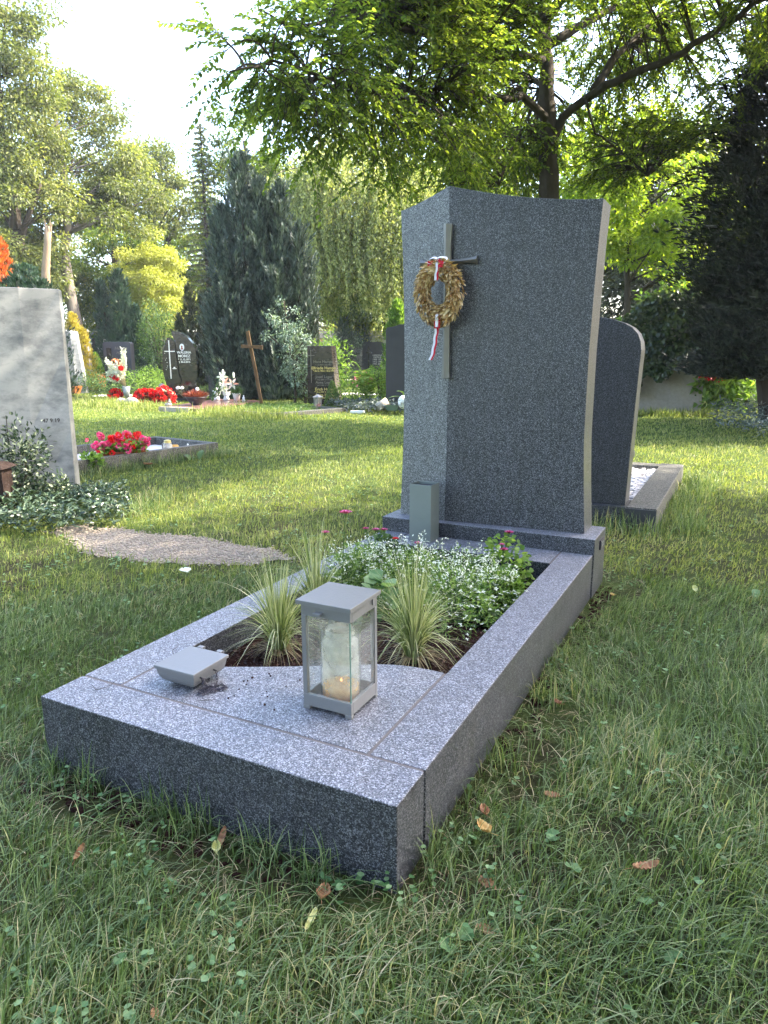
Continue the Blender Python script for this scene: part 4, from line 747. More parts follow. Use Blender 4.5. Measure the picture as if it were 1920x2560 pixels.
figure('white angel figure on the left of two on the reddish grave', (-9.62, 11.0, .076), .27, FC, grp=None); figure('white angel figure with spread wings beside the white pot', (-9.36, 11.0, .076), .26, FC)
figure('small white cherub leaning behind the red heather', (-9.35, 10.1, .076), .32, FC, wings=False, name='cherub_figure'); figure('tiny white figurine right of the white pot', (-8.82, 10.9, .076), .13, FC, wings=False, name='figurine')
t = thing('flower_pot', 'white ribbed pot holding pale lilies', 'pot', (-9.08, 11.0, .076)); b = MB(); b.lathe([(.055, 0), (.085, .14), (.09, .15), (.08, .15), (.06, .02)], (0, 0, 0), 20); b.build('pot', M['white'], t, smooth=True)
rg = rng; b = MB(); n = 120; P = rdir(n)*[.11, .11, .08]+[0, 0, .2]; leaves(b, P, rdir(n), rdir(n)+[0, 0, 1], .06, .025, rng.uniform(0, .5, n)); b.build('foliage', M['midgreen'], t)
def lily(label, loc, base, sd, m, open_=True, s_=1.0):
    t = thing('lily', label, 'flower', base, group='lilies leaning over the reddish grave'); e = np.array(loc)-np.array(base); rg = np.random.default_rng(sd)
    b = MB(); b.tube(bez((0, 0, 0), (e[0]*.3, e[1]*.3, e[2]*.6), e, 6), .008, 5); b.build('stem', M['midgreen'], t); b = MB()
    if open_:
        a = np.arange(6)*1.047; ax = nrm(np.array((.4, -.8, .4))); u = nrm(np.cross(ax, [0, 0, 1])); v2 = np.cross(ax, u); D = ax*.35+np.cos(a)[:, None]*u+np.sin(a)[:, None]*v2; leaves(b, np.tile(e, (6, 1)), D, np.tile(ax, (6, 1)), .13*s_, .05*s_, rg.uniform(0, 1, 6), droop=.3)
    else: b.blob(e, (.025, .025, .065), sd, 8, 8, .05)
    b.build('petals', M[m], t)
    n = 7; q = rg.uniform(.2, .9, n)[:, None]; b = MB(); leaves(b, e*q, rdir(n, rg)+[0, 0, .3], rdir(n, rg)+[0, 0, 1], .14, .03, rg.uniform(0, 1, n)); b.build('leaves', M['midgreen'], t)
lb = (-9.55, 10.75, .076)
lily('highest closed white lily bud above the angels', (-9.44, 11.03, .66), lb, 1, 'petal_white', False); lily('white lily opening left of centre under the high bud', (-9.42, 10.98, .56), lb, 2, 'petal_white')
lily('second closed white lily bud upper right', (-9.20, 11.08, .60), lb, 3, 'petal_white', False); lily('pink striped lily at the lower right of the bunch', (-9.14, 10.95, .42), (-9.08, 11.0, .25), 4, 'petal_lily', s_=1.1)
lily('pink striped lily in the middle of the bunch', (-9.30, 10.9, .44), lb, 5, 'petal_lily'); lily('white lily lowest on the left of the bunch', (-9.38, 10.92, .32), lb, 6, 'petal_white')
# --- red begonia bed with bouquet
t = thing('bouquet', 'dried white and red flower bouquet in a metal cone vase', 'bouquet', (-11.54, 10.32, 0)); b = MB(); b.lathe([(.045, .05), (.09, .36), (.085, .36), (.04, .08)], (0, 0, 0), 20); b.build('vase', M['metal_green'], t, smooth=True)
b = MB(); b2 = MB()
for i in range(80):
    a = rng.uniform(0, 6.28); q = rng.uniform(.15, 1); tip = np.array((-.22, -.08, .68))+np.array((.30*math.cos(a)*q, .14*math.sin(a), .38*q*rng.uniform(-.6, 1))); pts = bez((0, 0, .35), tip*.5+[0, 0, .2], tip, 8); b2.tube(pts, .003, 4, False)
    m_ = 34; tt = rng.uniform(.45, 1, m_); Pm = np.stack([np.interp(tt, np.linspace(0, 1, 8), pts[:, k_]) for k_ in range(3)], 1); leaves(b, Pm, rdir(m_)+nrm(tip)*.8, rdir(m_), .045, .018)
for i in range(16):
    x = rng.uniform(-.05, .08); tip = np.array((x-.01, 0, rng.uniform(.9, 1.2))); pts = bez((0, 0, .4), (x*.6, 0, .7), tip, 8); m_ = 50; tt = rng.uniform(.5, 1, m_); Pm = np.stack([np.interp(tt, np.linspace(0, 1, 8), pts[:, k_]) for k_ in range(3)], 1); leaves(b, Pm, rdir(m_)+[0, 0, .8], rdir(m_), .04, .010)
b.build('white_sprays', M['petal_white'], t); b2.build('stems', M['straw'], t)
for (x, z, s2) in ((-.24, .60, .055), (-.13, .54, .06), (.04, .75, .045)):
    b = MB(); d = rdir(60); leaves(b, np.array((x, -.14, z))+d*s2*.4, d, rdir(60), s2, s2*.8, wide=.7); b.build('rose', M['petal_magenta'] if 0 else M['petal_red'], t)
b = MB(); n = 260; d = rdir(n); leaves(b, np.array((-.2, -.05, .72))+d*[.16, .08, .2], d, rdir(n), .04, .02); b.build('cream_flowers', M['petal_orange'], t)
for i, (x, y, rx, label) in enumerate(((-11.78, 10.25, .20, 'bright red begonias left of the cone vase'), (-11.22, 10.5, .24, 'bright red begonias just right of the cone vase'), (-10.92, 10.42, .22, 'bright red begonias behind the pale round stones'), (-10.66, 10.62, .18, 'white flowered begonias between the red ones'), (-10.55, 10.42, .24, 'bright red begonias in front of the black headstone'))):
    t = thing('begonia_plant', label, 'begonia', (x, y, 0), group='begonias in front of the black headstone'); n = 500; d = nrm(rng.normal(size=(n, 3))); d[:, 2] = abs(d[:, 2]); b = MB(); leaves(b, d*[rx, rx*.8, .24]*(rng.uniform(.2, 1, n)**.5)[:, None], d+rdir(n)*.6, rdir(n)+[0, 0, 1], .06, .045, wide=.6); b.build('foliage', M['heather' if i != 3 else 'green'], t)
    m_ = 38; cc = nrm(rng.normal(size=(m_, 3))); cc[:, 2] = abs(cc[:, 2]); cc = cc*[rx*1.05, rx*.85, .28 if i < 4 else .36]; b = MB()
    for c_ in cc: d = rdir(22); leaves(b, c_+d*.022, d, rdir(22), .034, .032, wide=.65)
    b.build('flower_cluster', M['petal_white' if i == 3 else 'petal_red'], t)
for x, y, rx, lab in ((-11.08, 9.72, .13, 'smaller pale boulder left in the begonia bed'), (-10.74, 9.68, .165, 'larger pale boulder beside the smaller one below the vase')):
    b = MB(); b.blob((x, y, .07), (rx, rx*.7, rx*.68), int(rx*100), 18, 10, .05); tag(b.build('boulder', M['pebble'], smooth=True), lab, 'stone', 'pale boulders below the cone vase')
t = thing('grave_lamp', 'white and grey grave lamp left of the black headstone', 'lantern', (-11.0, 10.83, .1)); b = MB(); b.lathe([(.05, 0), (.06, .12), (.055, .2), (.03, .24), (.05, .25)], (0, 0, 0), 14); b.build('body', M['white'], t, smooth=True); b = MB(); b.lathe([(.075, .251), (.04, .3), (.01, .31)], (0, 0, 0), 14); b.build('roof', M['metal'], t)
t = thing('white_birds', 'pair of small white dove figures on the black base', 'figurine', (-10.55, 10.9, .1)); b = MB(); b.box(-.12, .12, -.05, .05, 0, .18); b.build('plinth', M['black_stone'], t)
for sx in (-.05, .06): b = MB(); b.blob((sx, 0, .215), (.05, .035, .035), 1, 10, 8, .1); b.blob((sx+.03, -.02, .24), (.02, .02, .02), 1, 8, 6, 0); b.build('dove', M['white'], t, smooth=True)
# --- wooden cross
t = thing('wooden_cross', 'leaning weathered wooden grave cross wound with a leafy spray', 'cross', (-8.23, 10.72, 0), FC)
b = MB(); b.loft([[(-.032+x, -.02, z), (.032+x, -.02, z), (.032+x, .03, z), (-.032+x, .03, z)] for z, x in ((0, .0), (.7, -.1), (1.15, -.175))]+[[(-.038-.19, -.02, 1.2), (.038-.19, -.02, 1.2), (.038-.19, .03, 1.2), (-.038-.19, .03, 1.2)], [(-.035-.225, -.02, 1.47), (.03-.225, -.02, 1.49), (.03-.225, .03, 1.49), (-.035-.225, .03, 1.47)]]); b.build('upright', M['wood'], t, bevel=.004)
b = MB(); b.loft([[(x, -.045, z-h_), (x, -.021, z-h_), (x, -.021, z+h_), (x, -.045, z+h_)] for x, z, h_ in ((-.36, 1.19, .035), (-.2, 1.18, .03), (0.0, 1.165, .035), (.07, 1.16, .045))]); b.build('crossbar', M['wood'], t, bevel=.004)
# --- black headstone with gilded names
hm = thing('headstone', 'dark tapered headstone with gold lettering and chamfered right side', 'headstone', (-7.06, 11.15, 0), FC)
b = MB(); rg_ = []
for z, l, r_, rr2 in ((.05, -.25, .25, .37), (1.19, -.235, .235, .32)): pass
b.loft([[(-.25, 0, .04), (.25, 0, .04), (.34, .1, .04), (.34, .2, .04), (-.25, .2, .04)], [(-.29, 0, .12), (.29, 0, .12), (.385, .1, .12), (.385, .2, .12), (-.29, .2, .12)], [(-.27, 0, 1.19), (.20, 0, 1.19), (.285, .1, 1.19), (.285, .2, 1.19), (-.27, .2, 1.19)]]); b.build('stone', M['black_stone'], hm, bevel=.005)
b = MB(); b.box(-.21, -.198, -.014, -.002, .47, 1.11); b.box(-.27, -.211, -.012, -.002, 1.0, 1.012); b.box(-.197, -.13, -.012, -.002, 1.0, 1.012); b.build('cross', M['faded'], hm)
for s_t, sz, z, m in (('Hans Hampe', .075, .86, 'faded'), ('* 1.5.1927 † 4.8.1961', .038, .81, 'faded'), ('Elfriede Hampe', .078, .735, 'gold'), ('* 28.12.1922 † 18.8.1999', .042, .69, 'gold'), ('Josef Leger', .075, .565, 'faded'), ('* 19.2.1899 † 7.7.1982', .038, .52, 'faded'), ('Anna Leger', .075, .455, 'faded'), ('* 26.7.1901 † 9.5.1988', .038, .41, 'faded'), ('Erich Huber', .078, .32, 'gold'), ('* 10.6.1937 † 22.8.2014', .042, .275, 'gold'), ('Anita Huber', .078, .205, 'gold'), ('* 26.8.1943 † 4.3.2022', .042, .16, 'gold')):
    text(s_t, sz, M[m], 'inscription', hm, face_mtx(.035+(1-z)*.03, -.002, z), bold=.001)
kb3 = thing('grave_border', 'overgrown grey stone grave border below the gold lettered headstone', 'grave border', (-6.5, 9.6, 0)); pA, pB = np.array((-5.93, 10.2)), np.array((-6.44, 8.6)); d_ = nrm(pB-pA); q_ = np.array((d_[1], -d_[0])); 
kbar(pA, pB, .12, q_, -.05, .075, 'side_kerb', M['granite_kerb'], kb3); kbar(pA+q_*.125, pA+q_*.9, .10, d_, -.05, .07, 'end_kerb', M['granite_kerb'], kb3); kbar(pB+q_*.125, pB+q_*.9, -.10, d_, -.05, .07, 'end_kerb', M['granite_kerb'], kb3)
t = thing('grave_lantern', 'hexagonal grey grave lantern before the gold lettered headstone', 'lantern', (-6.66, 10.35, .0)); b = MB(); th_ = np.linspace(0, 2*math.pi, 6, endpoint=False)
b.lathe([(.08, 0), (.085, .02), (.075, .03)], (0, 0, 0), 6); b.build('base', M['metal'], t)
for a in th_: b = MB(); b.tube([(.074*math.cos(a), .074*math.sin(a), .03), (.085*math.cos(a), .085*math.sin(a), .24)], .006, 5); b.build('post', M['metal'], t)
b = MB(); b.lathe([(.066, .031), (.076, .239)], (0, 0, 0), 6, False); b.build('glass', M['jar_glass'], t)
b = MB(); b.lathe([(.11, .241), (.105, .25), (.03, .285), (.008, .295)], (0, 0, 0), 6); b.build('roof', M['metal'], t); b = MB(); b.lathe([(.03, .03), (.03, .1), (.01, .11)], (0, 0, 0), 12); b.build('candle', M['petal_red'] if 0 else M['red_cloth'], t)
# --- dark headstone with rounded corners, pale stone, planter, far stones
def slabstone(label, loc, w_, h_, d_, m, rnd=.05, taper=0, name='headstone', rz=FC, wavy=False):
    t = thing(name, label, 'headstone', loc, rz); p = [(-w_/2-taper, 0), (w_/2+taper, 0), (w_/2, h_-rnd), (w_/2-rnd*.3, h_-rnd*.3), (w_/2-rnd, h_)]
    if wavy: p += [(w_*.2, h_+.02), (0, h_-.01), (-w_*.2, h_+.02)]
    p += [(-w_/2+rnd, h_), (-w_/2+rnd*.3, h_-rnd*.3), (-w_/2, h_-rnd)]; stone_prof(p, d_).build('stone', M[m], t, bevel=.006); return t
t = slabstone('dark grey headstone with rounded corners behind the dried bouquet', (-15.9, 14.2, 0), .80, 1.39, .3, 'slate', .06)
for i, (sz, z) in enumerate(((.13, 1.17), (.11, 1.05))): text(('Helene', 'Hauer')[i], sz, M['faded'], 'inscription', t, face_mtx(.12, -.002, z), shear=.3)
b = MB(); b.box(-.30, -.16, -.01, -.001, .9, 1.22); b.build('relief', M['black_stone'], t)
t = thing('headstone', 'light bluish grey faceted headstone right of the marble one', 'headstone', (-15.85, 12.55, 0), FC); b = MB(); b.loft([[(-.22, 0, 0), (.10, -.05, 0), (.30, .03, 0), (.3, .25, 0), (-.22, .25, 0)], [(-.18, 0, 1.69), (.05, -.04, 1.62), (.17, .03, 1.62), (.17, .2, 1.64), (-.18, .2, 1.7)]]); b.build('stone', M['marble'], t, bevel=.004)
slabstone('pale narrow stone edge behind the bluish grey headstone', (-16.6, 13.6, 0), .3, 1.3, .2, 'pebble')
t = thing('planter', 'brown orange planter with a spiky green plant beside the bluish stone', 'planter', (-13.95, 10.95, .12)); b = MB(); b.loft([rectring(.13, .07, 0), rectring(.2, .1, .18), rectring(.18, .085, .18), rectring(.12, .06, .02)]); b.build('box', M['orange_plastic'], t)
n = 22; a = rng.uniform(0, 6.28, n); b = MB(); blades(b, np.tile([0., 0, .15], (n, 1)), rng.uniform(.25, .5, n), np.full(n, .035), np.c_[np.cos(a), np.sin(a), np.zeros(n)]*rng.uniform(.05, .3, (n, 1)), rng.uniform(.1, .8, n), rng.uniform(0, 1, n), 5); b.build('foliage', M['greygreen'], t)
t = slabstone('small dark headstone with pale rough rim far behind the begonias', (-24.4, 20.7, .35), 1.1, .72, .3, 'slate', .2, .1, wavy=True); stone_prof([(-.7, -.35), (.66, -.35), (.6, .6), (.3, .78), (-.35, .76), (-.62, .55)], .3, .301).build('rim', M['pebble'], t)
figure('far dark stone statue on a pale pedestal behind the small headstone', (-26, 22.3, .9), .9, FC, 'slate', False, 'statue'); b = MB(); b.box(-26.4, -25.6, 22.0, 22.7, 0, .9); tag(b.build('pedestal', M['pebble'], bevel=.02), 'pale pedestal under the far dark statue', 'pedestal')
t = slabstone('light grey far headstone in front of the cemetery wall', (-14.5, 25.8, 0), 1.0, 1.3, .25, 'granite_kerb', .08)
t = slabstone('grey far headstone with wavy top and a dark cross', (-11.9, 22.6, 0), .8, 1.46, .25, 'slate', .1, .03, wavy=True); b = MB(); b.box(-.19, -.15, -.03, -.001, .5, 1.3); b.box(-.27, -.191, -.03, -.001, 1.05, 1.1); b.box(-.149, -.08, -.03, -.001, 1.05, 1.1); b.build('cross', M['black_stone'], t)
for z in (.95, .88, .8, .72, .64): text(('HERMINE', 'FAMILIE', '1908 1974', '1912 1991', '1935 2003')[int(round((.95-z)/.077))], .085, M['white_letter'], 'inscription', t, face_mtx(.15, -.002, z))
t = slabstone('tall dark slate headstone cut off by the large granite headstone', (-5.18, 11.0, 0), .66, 1.50, .3, 'slate', .05); stone_prof([(-.33, 1.44), (.33, 1.45), (.33, 1.56), (.1, 1.565), (-.08, 1.555), (-.15, 1.53), (-.31, 1.50)], .296, .002).build('rough_top', M['slate'], t)
t = thing('fallen_pot', 'pale pot lying tipped over at the foot of the slate headstone', 'pot', (-5.12, 10.0, .16)); b = MB(); b.lathe([(.07, -.1), (.10, .1), (.09, .1)], (0, 0, 0), 18); b.build('pot', M['pebble'], t, smooth=True); t.rotation_euler = (0, R(68), FC+.3)
t = thing('grave_pot', 'round white pot half hidden by the large headstone', 'pot', (-4.74, 10.05, .12)); b = MB(); b.blob((0, 0, .1), (.09, .09, .12), 1, 16, 10, 0); b.build('pot', M['white'], t, smooth=True)
t = thing('plastic_tray', 'green plastic tray beside the tipped pot', 'tray', (-4.92, 9.98, .08), FC); b = MB(); b.loft([rectring(.09, .05, 0), rectring(.11, .07, .09), rectring(.1, .06, .09), rectring(.08, .04, .01)]); b.build('tray', M['silver'], t)
b = MB(); b.box(-5.75, -5.5, 9.95, 10.1, 0, .05, rot=.3); tag(b.build('white_slab', M['white'], bevel=.01), 'small white stone block lying in the lawn by the fern', 'stone')
# fern
def fern(label, loc, n, L_, sd):
    rg = np.random.default_rng(sd); t = thing('fern', label, 'fern', loc); 
    for i in range(n):
        a = rg.uniform(0, 6.28); q = rg.uniform(.25, .9); ll = L_*rg.uniform(.7, 1.1); b = MB(); tip = np.array((math.cos(a)*q*ll, math.sin(a)*q*ll, ll*(1.05-q*.6))); pts = bez((0, 0, 0), (tip[0]*.25, tip[1]*.25, ll*.9), tip, 22)
        T = nrm(np.gradient(pts, axis=0)); S = nrm(np.cross(T, [0, 0, 1.])); m_ = len(pts); wl = .16*np.sin(np.linspace(.25, 1, m_)*math.pi)**.8*L_+.01
        for sg in (-1, 1): leaves(b, pts[3:], (S*sg+T*.45)[3:], np.tile([0, 0, 1.], (m_-3, 1)), wl[3:], .028, rg.uniform(0, 1, m_-3))
        b.tube(pts, .004, 4, False); b.build('frond', M['green' if loc[0] < -5.5 else 'midgreen'], t)
fern('large sunlit green fern between the two dark headstones', (-6.02, 11.15, 0), 13, 1.0, 5); fern('shaded fern fronds arching in front of the slate headstone', (-4.72, 10.3, 0), 9, .6, 6)
shrub('pink_flower_plant', 'pink flowering plant behind the fern', 'flowering plant', (-6.5, 11.9, .35), .2, .15, .3, 260, .05, 'petal_pink', 51, lw=.8)
shrub('leafy_plant', 'bright green leafy plant left of the fern', 'plant', (-6.3, 11.0, 0), .35, .3, .55, 900, .05, 'green', 52); shrub('leafy_plant', 'bright green leafy plant between fern and slate headstone', 'plant', (-5.72, 11.1, 0), .28, .25, .8, 900, .05, 'green', 53)
cover('low dark evergreen cover at the foot of the fern and slate headstone', [(-6.6, 10.5), (-6.0, 10.15), (-5.3, 9.85), (-4.5, 9.95), (-4.5, 10.7), (-5.5, 10.9), (-6.4, 11.0)], 1700, .26, .07, 'greygreen', 54)
cover('rough weeds over the old grave bed left of the gold lettered stone', [(-9.0, 10.9), (-8.1, 9.2), (-6.6, 8.7), (-6.3, 9.4), (-6.6, 10.6), (-7.4, 11.0)], 2600, .10, .06, 'midgreen', 55, lw=.25)
t = thing('small_conifer', 'small dark cone conifer right beside the hexagonal lantern', 'conifer', (-6.5, 10.62, 0))
n = 1400; hh = rng.uniform(0, 1, n); a = rng.uniform(0, 6.28, n); r = .17*(1-hh)**.8; b = MB(); leaves(b, np.c_[r*np.cos(a), r*np.sin(a), hh*.5+.02], np.c_[np.cos(a), np.sin(a), np.full(n, .9)], rdir(n), .035, .014); b.build('foliage', M['midgreen'], t)
# --- ivy covered stone
iv = thing('headstone', 'old pale stone grave marker half covered in ivy', 'headstone', (-.66, 12.4, 0), .10); b = MB(); b.box(-.62, .50, -.08, .22, 0, 1.75); b.build('stone', M['pebble'], iv, bevel=.01); b = MB(); b.box(-.02, .50, -.10, -.081, 0, 1.2); b.build('pilaster', M['pebble'], iv, bevel=.005)
rg = np.random.default_rng(61); n = 7500; x = rg.uniform(-.95, .85, n); z = rg.uniform(.35, 2.05, n); lowb = .62+.5*np.clip((x+.3)/.9, 0, 1)-1.1*np.clip((-x-.45)/.3, 0, .8)+.10*np.sin(x*11); k_ = (z > lowb) & (((x+.05)/.92)**2+((z-1.15)/.92)**2*(z > 1.15) < 1); x, z = x[k_], z[k_]; n = len(x)
thick = .35*np.sqrt(np.clip(1-((x+.05)/.95)**2, 0, 1))*rg.uniform(.5, 1.1, n)+.06*np.sin(x*9)*np.sin(z*8); b = MB(); back = rg.uniform(0, 1, n) < .3; y = np.where(back, rg.uniform(-.2, .5, n), -.1-thick)
leaves(b, np.c_[x, y, z], rdir(n, rg)*[1, .4, 1]+[0, 0, -.7], rdir(n, rg)*.45+[0, -1, .35], rg.uniform(.05, .09, n), rg.uniform(.045, .08, n), wide=.6, fold=.08); b.build('ivy_foliage', M['ivy'], iv)
shrub('lit_bush', 'bright yellow green bush glowing behind the ivy covered stone', 'bush', (-.9, 13.6, .6), .8, .5, 1.6, 2200, .09, 'green', 62, lw=.7)
shrub('lit_shrub', 'broad leaved bright green shrub right of the ivy covered stone', 'bush', (.12, 12.6, 0), .55, .5, 1.0, 1100, .16, 'green', 63, lw=.5)
shrub('lit_shrub', 'tall sunlit shrub with small leaves beneath the dark conifer', 'bush', (.55, 13.2, 0), .7, .6, 2.2, 3500, .05, 'green', 64, lw=.6)
shrub('red_flower_plant', 'red orange flowering plant between the right shrubs', 'flowering plant', (.0, 12.2, .55), .18, .12, .22, 150, .05, 'petal_red', 65, lw=.8)
cover('grey green spreading juniper at the right edge of the lawn', [(.2, 9.0), (.62, 8.0), (1.1, 7.4), (3.5, 7.4), (3.5, 13), (.9, 13), (.35, 11.8), (.05, 10.4)], 9000, .38, .07, 'greygreen', 66, lw=.3)

# ================================================================ TREES
def clumps(ells, n, rg, rmin, rmax):
    out = []; vol = np.array([a[1]*a[2]*a[3] for a in ells])**.8; pk = rg.choice(len(ells), n, p=vol/vol.sum())
    for i in pk:
        c_, rx, ry, rz_ = ells[i]; d = rdir(1, rg)[0]; out.append((np.array(c_)+d*[rx, ry, rz_]*rg.uniform(.35, 1)**.6, rg.uniform(rmin, rmax)))
    return out
def crown(mb, cl, per, ll, rg, flat=.6, lw=.6, droop=.25, wide=.5, out=.8):
    for c_, r in cl:
        n = int(per*rg.uniform(.7, 1.3)); d = rdir(n, rg); P = c_+d*[r, r, r*flat]*(rg.uniform(0, 1, n)**.4)[:, None]
        cc = rg.uniform(0, 1, n)*.7+rg.uniform(0, .3)
        leaves(mb, P, d*out+rdir(n, rg)*.5+[0, 0, -droop], d*.4+rdir(n, rg)*.5+[0, 0, .8], rg.uniform(ll*.7, ll*1.25, n), rg.uniform(ll*lw*.7, ll*lw*1.2, n), cc, wide=wide)
def tree(name, label, cat, loc, trunk, r0, ells, n, rr, per, ll, mleaf, mbark, sd, group=None, limbs=22, extra=(), flat=.6, lw=.6, seedc=None):
    rg = np.random.default_rng(sd); t = thing(name, label, cat, loc, group=group); b = MB(); T = np.array(trunk, float); m_ = 14; pos = np.linspace(0, len(T)-1, m_)
    P = np.stack([np.interp(pos, range(len(T)), T[:, i]) for i in range(3)], 1)+rg.normal(0, .02*r0/.2, (m_, 3)); P[0] = T[0]; rad = r0*np.linspace(1, .22, m_); rad[0] *= 1.25; b.tube(P, rad, 10)
    for e, er in extra: e = np.array(e, float); b.tube(np.stack([np.interp(np.linspace(0, len(e)-1, 9), range(len(e)), e[:, i]) for i in range(3)], 1), np.linspace(er, er*.35, 9), 7)
    cl = clumps(ells, n, rg, *rr); zt = P[:, 2]
    for c_, r in cl[:limbs]:
        i = int(np.clip(np.searchsorted(zt, c_[2]-.45*abs(np.hypot(*(c_[:2]-P[0][:2])))-.3), 3, m_-2)); a = P[i]; mid = (a+c_)/2+[0, 0, .15*np.linalg.norm(c_-a)*rg.uniform(-.3, 1)]+rg.normal(0, .08, 3); b.tube(bez(a, mid, c_, 7), np.linspace(rad[i]*.45, .012, 7), 5)
    b.build('trunk', M[mbark], t, smooth=True); b = MB(); crown(b, cl, per, ll, rg, flat, lw); b.build('crown', M[mleaf], t); return t
def copytree(src, label, loc, rz=0, s=1, name=None):
    r = src.copy(); C.objects.link(r); r.location = loc; r.rotation_euler = (0, 0, rz); r.scale = (s, s, s); r['label'] = label
    for ch in list(src.children): c_ = ch.copy(); C.objects.link(c_); c_.parent = r
    return r
E_ = lambda x, y, z, a, b, c: ((x, y, z), a, b, c)
GT = 'deciduous trees behind the graves'
tree('maple_tree', 'tall olive green maple with dark fork at the far left edge', 'tree', (-21.0, 15.2, 0), [(.2, 0, 0), (.1, .1, 3), (0, 0, 5.2), (-.3, .2, 8), (-.4, .2, 10)], .3, [E_(-.6, 0, 5.2, 2.6, 2.2, 2.4), E_(-.8, .3, 8.2, 2.0, 2, 2.6), E_(.4, .3, 3.9, 1.1, 1.2, 1.0), E_(.1, .3, 11.4, 1.5, 1.4, 2.2), E_(.6, .2, 9.6, 1.3, 1.2, 1.6), E_(.5, .3, 7.2, 1.6, 1.5, 2.0)], 220, (.4, .8), 230, .11, 'maple_olive', 'bark', 101, GT, 26, [([(0, 0, 4.4), (.4, .1, 5.2), (1, .3, 6.3)], .14)])
tree('maple_tree', 'tall maple whose pale trunk forks behind the bluish grey stone', 'tree', (-19.6, 16.0, 0), [(.2, 0, 0), (-.15, .1, 1.2), (-.75, .5, 3.5), (-1.0, .6, 4.2), (-1.0, .9, 5.4), (-1.2, 1, 8), (-1.3, 1, 9.5)], .24, [E_(-1.5, 2.4, 7.8, 2.1, 1.4, 2.5), E_(-.2, 3.0, 6.4, 1.4, 1.0, 1.6), E_(-2.9, 1.8, 5.3, 1.2, 1.0, 1.3), E_(-1.4, 2.4, 9.8, 1.1, 1, 1.0), E_(.9, 1.2, 5.6, .7, .7, .9)], 125, (.4, .75), 230, .11, 'maple_olive', 'bark_grey', 102, GT, 24, [([(-.75, .5, 3.5), (-1.4, .6, 4.5), (-1.9, .8, 5.9)], .13), ([(-.75, .5, 3.4), (-1.6, .3, 3.9), (-2.3, .2, 4.6)], .08)])
tree('maple_tree', 'open crowned maple with dark forked limbs above the yellow tree', 'tree', (-26.5, 26.8, 0), [(0, 0, 0), (.1, 0, 3), (0, 0, 5.4), (.2, .2, 8), (0, 0, 9.8)], .3, [E_(-.6, 0, 9.0, 2.6, 2, 1.6), E_(1.8, .3, 7.9, 1.8, 1.8, 1.9), E_(-2.4, 0, 7.8, 1.6, 1.8, 1.8), E_(.2, 0, 10.2, 1.6, 1.4, .9)], 95, (.45, .85), 200, .15, 'maple_olive', 'bark', 103, GT, 30, [([(0, 0, 5.0), (1.2, .2, 6.8), (2, .3, 8)], .16), ([(0, 0, 5.0), (-1.2, 0, 6.8), (-2.2, 0, 8.5)], .16)])
tree('maple_tree', 'bright green tree rising behind the dark conifers', 'tree', (-19.8, 25.8, 0), [(0, 0, 0), (.1, 0, 4), (0, 0, 8), (0, 0, 10)], .28, [E_(0, 0, 9.4, 1.9, 1.8, 1.9), E_(1.4, .2, 7.6, 1.6, 1.6, 1.9), E_(-1.0, 0, 7.4, 1.7, 1.6, 1.7), E_(.4, 0, 5.4, 2.2, 1.8, 1.4)], 100, (.4, .8), 220, .14, 'maple', 'bark', 104, GT)
dk = tree('shade_tree', 'mid green tree filling the gap behind the forked trunk', 'tree', (-24.5, 22.5, 0), [(0, 0, 0), (.1, 0, 3), (0, 0, 5), (0, 0, 7)], .26, [E_(0, 0, 4.6, 3.0, 2.6, 2.4), E_(1, 0, 3.0, 2.6, 2.2, 1.4), E_(-2, 0, 3.6, 1.8, 1.8, 1.8)], 130, (.5, .9), 210, .14, 'maple', 'bark', 105, GT)
copytree(dk, 'mid green tree right behind the weeping birch', (-14.5, 30, 0), 1.2, 1.15); copytree(dk, 'mid green tree at the far left behind the marble headstone', (-27, 17.5, 0), 2.2, 1.2); copytree(dk, 'mid green tree behind the open crowned maple', (-31, 33, 0), 3.2, 1.3)
copytree(dk, 'sunlit tree directly behind the large branching tree', (-7.5, 25, 0), .5, 1.35); copytree(dk, 'sunlit tree far behind the ivy covered stone', (-.5, 27, 0), 4.1, 1.35); copytree(dk, 'tree at the far right behind the dark conifer', (5.5, 22, 0), 5.1, 1.4); copytree(dk, 'tree between the birch and the large branching tree', (-11.5, 34, 0), 2.9, 1.3)
copytree(dk, 'pale green tree above the far cemetery wall', (-22.5, 38, 0), .9, 1.25)
yt = tree('yellow_tree', 'bright yellow green tree glowing behind the graves', 'tree', (-20.5, 20.0, 0), [(0, -.1, 0), (.1, 0, 1.5), (0, .2, 3), (0, .3, 4.5)], .12, [E_(.1, .4, 3.6, 1.7, 1.3, 1.3), E_(.55, .4, 4.7, .8, .8, .85), E_(-.9, .3, 4.5, .7, .8, .7), E_(.8, .2, 2.6, 1.2, .9, .8), E_(-.7, .3, 2.9, 1.1, .9, .9)], 120, (.28, .5), 230, .085, 'yellow', 'bark_grey', 106)
t = thing('tree_snag', 'broken pale peeled tree stump trunk among the left foliage', 'tree snag', (-18.6, 14.2, 0)); b = MB(); b.tube([(-.35, 0, 0), (-.2, 0, 2), (-.02, .05, 3.5), (.12, .1, 4.3), (.2, .12, 4.75)], [.17, .15, .12, .10, .095], 10); b.build('trunk', M['bark_pale'], t, smooth=True)
b = MB()
for i in range(7): a = i*.9; b.tube([(.2+.06*math.cos(a), .12+.06*math.sin(a), 4.6), (.21+.1*math.cos(a), .12+.1*math.sin(a), 4.75+.1*((i*7) % 3))], [.03, .008], 4)
b.build('splinters', M['bark_pale'], t)
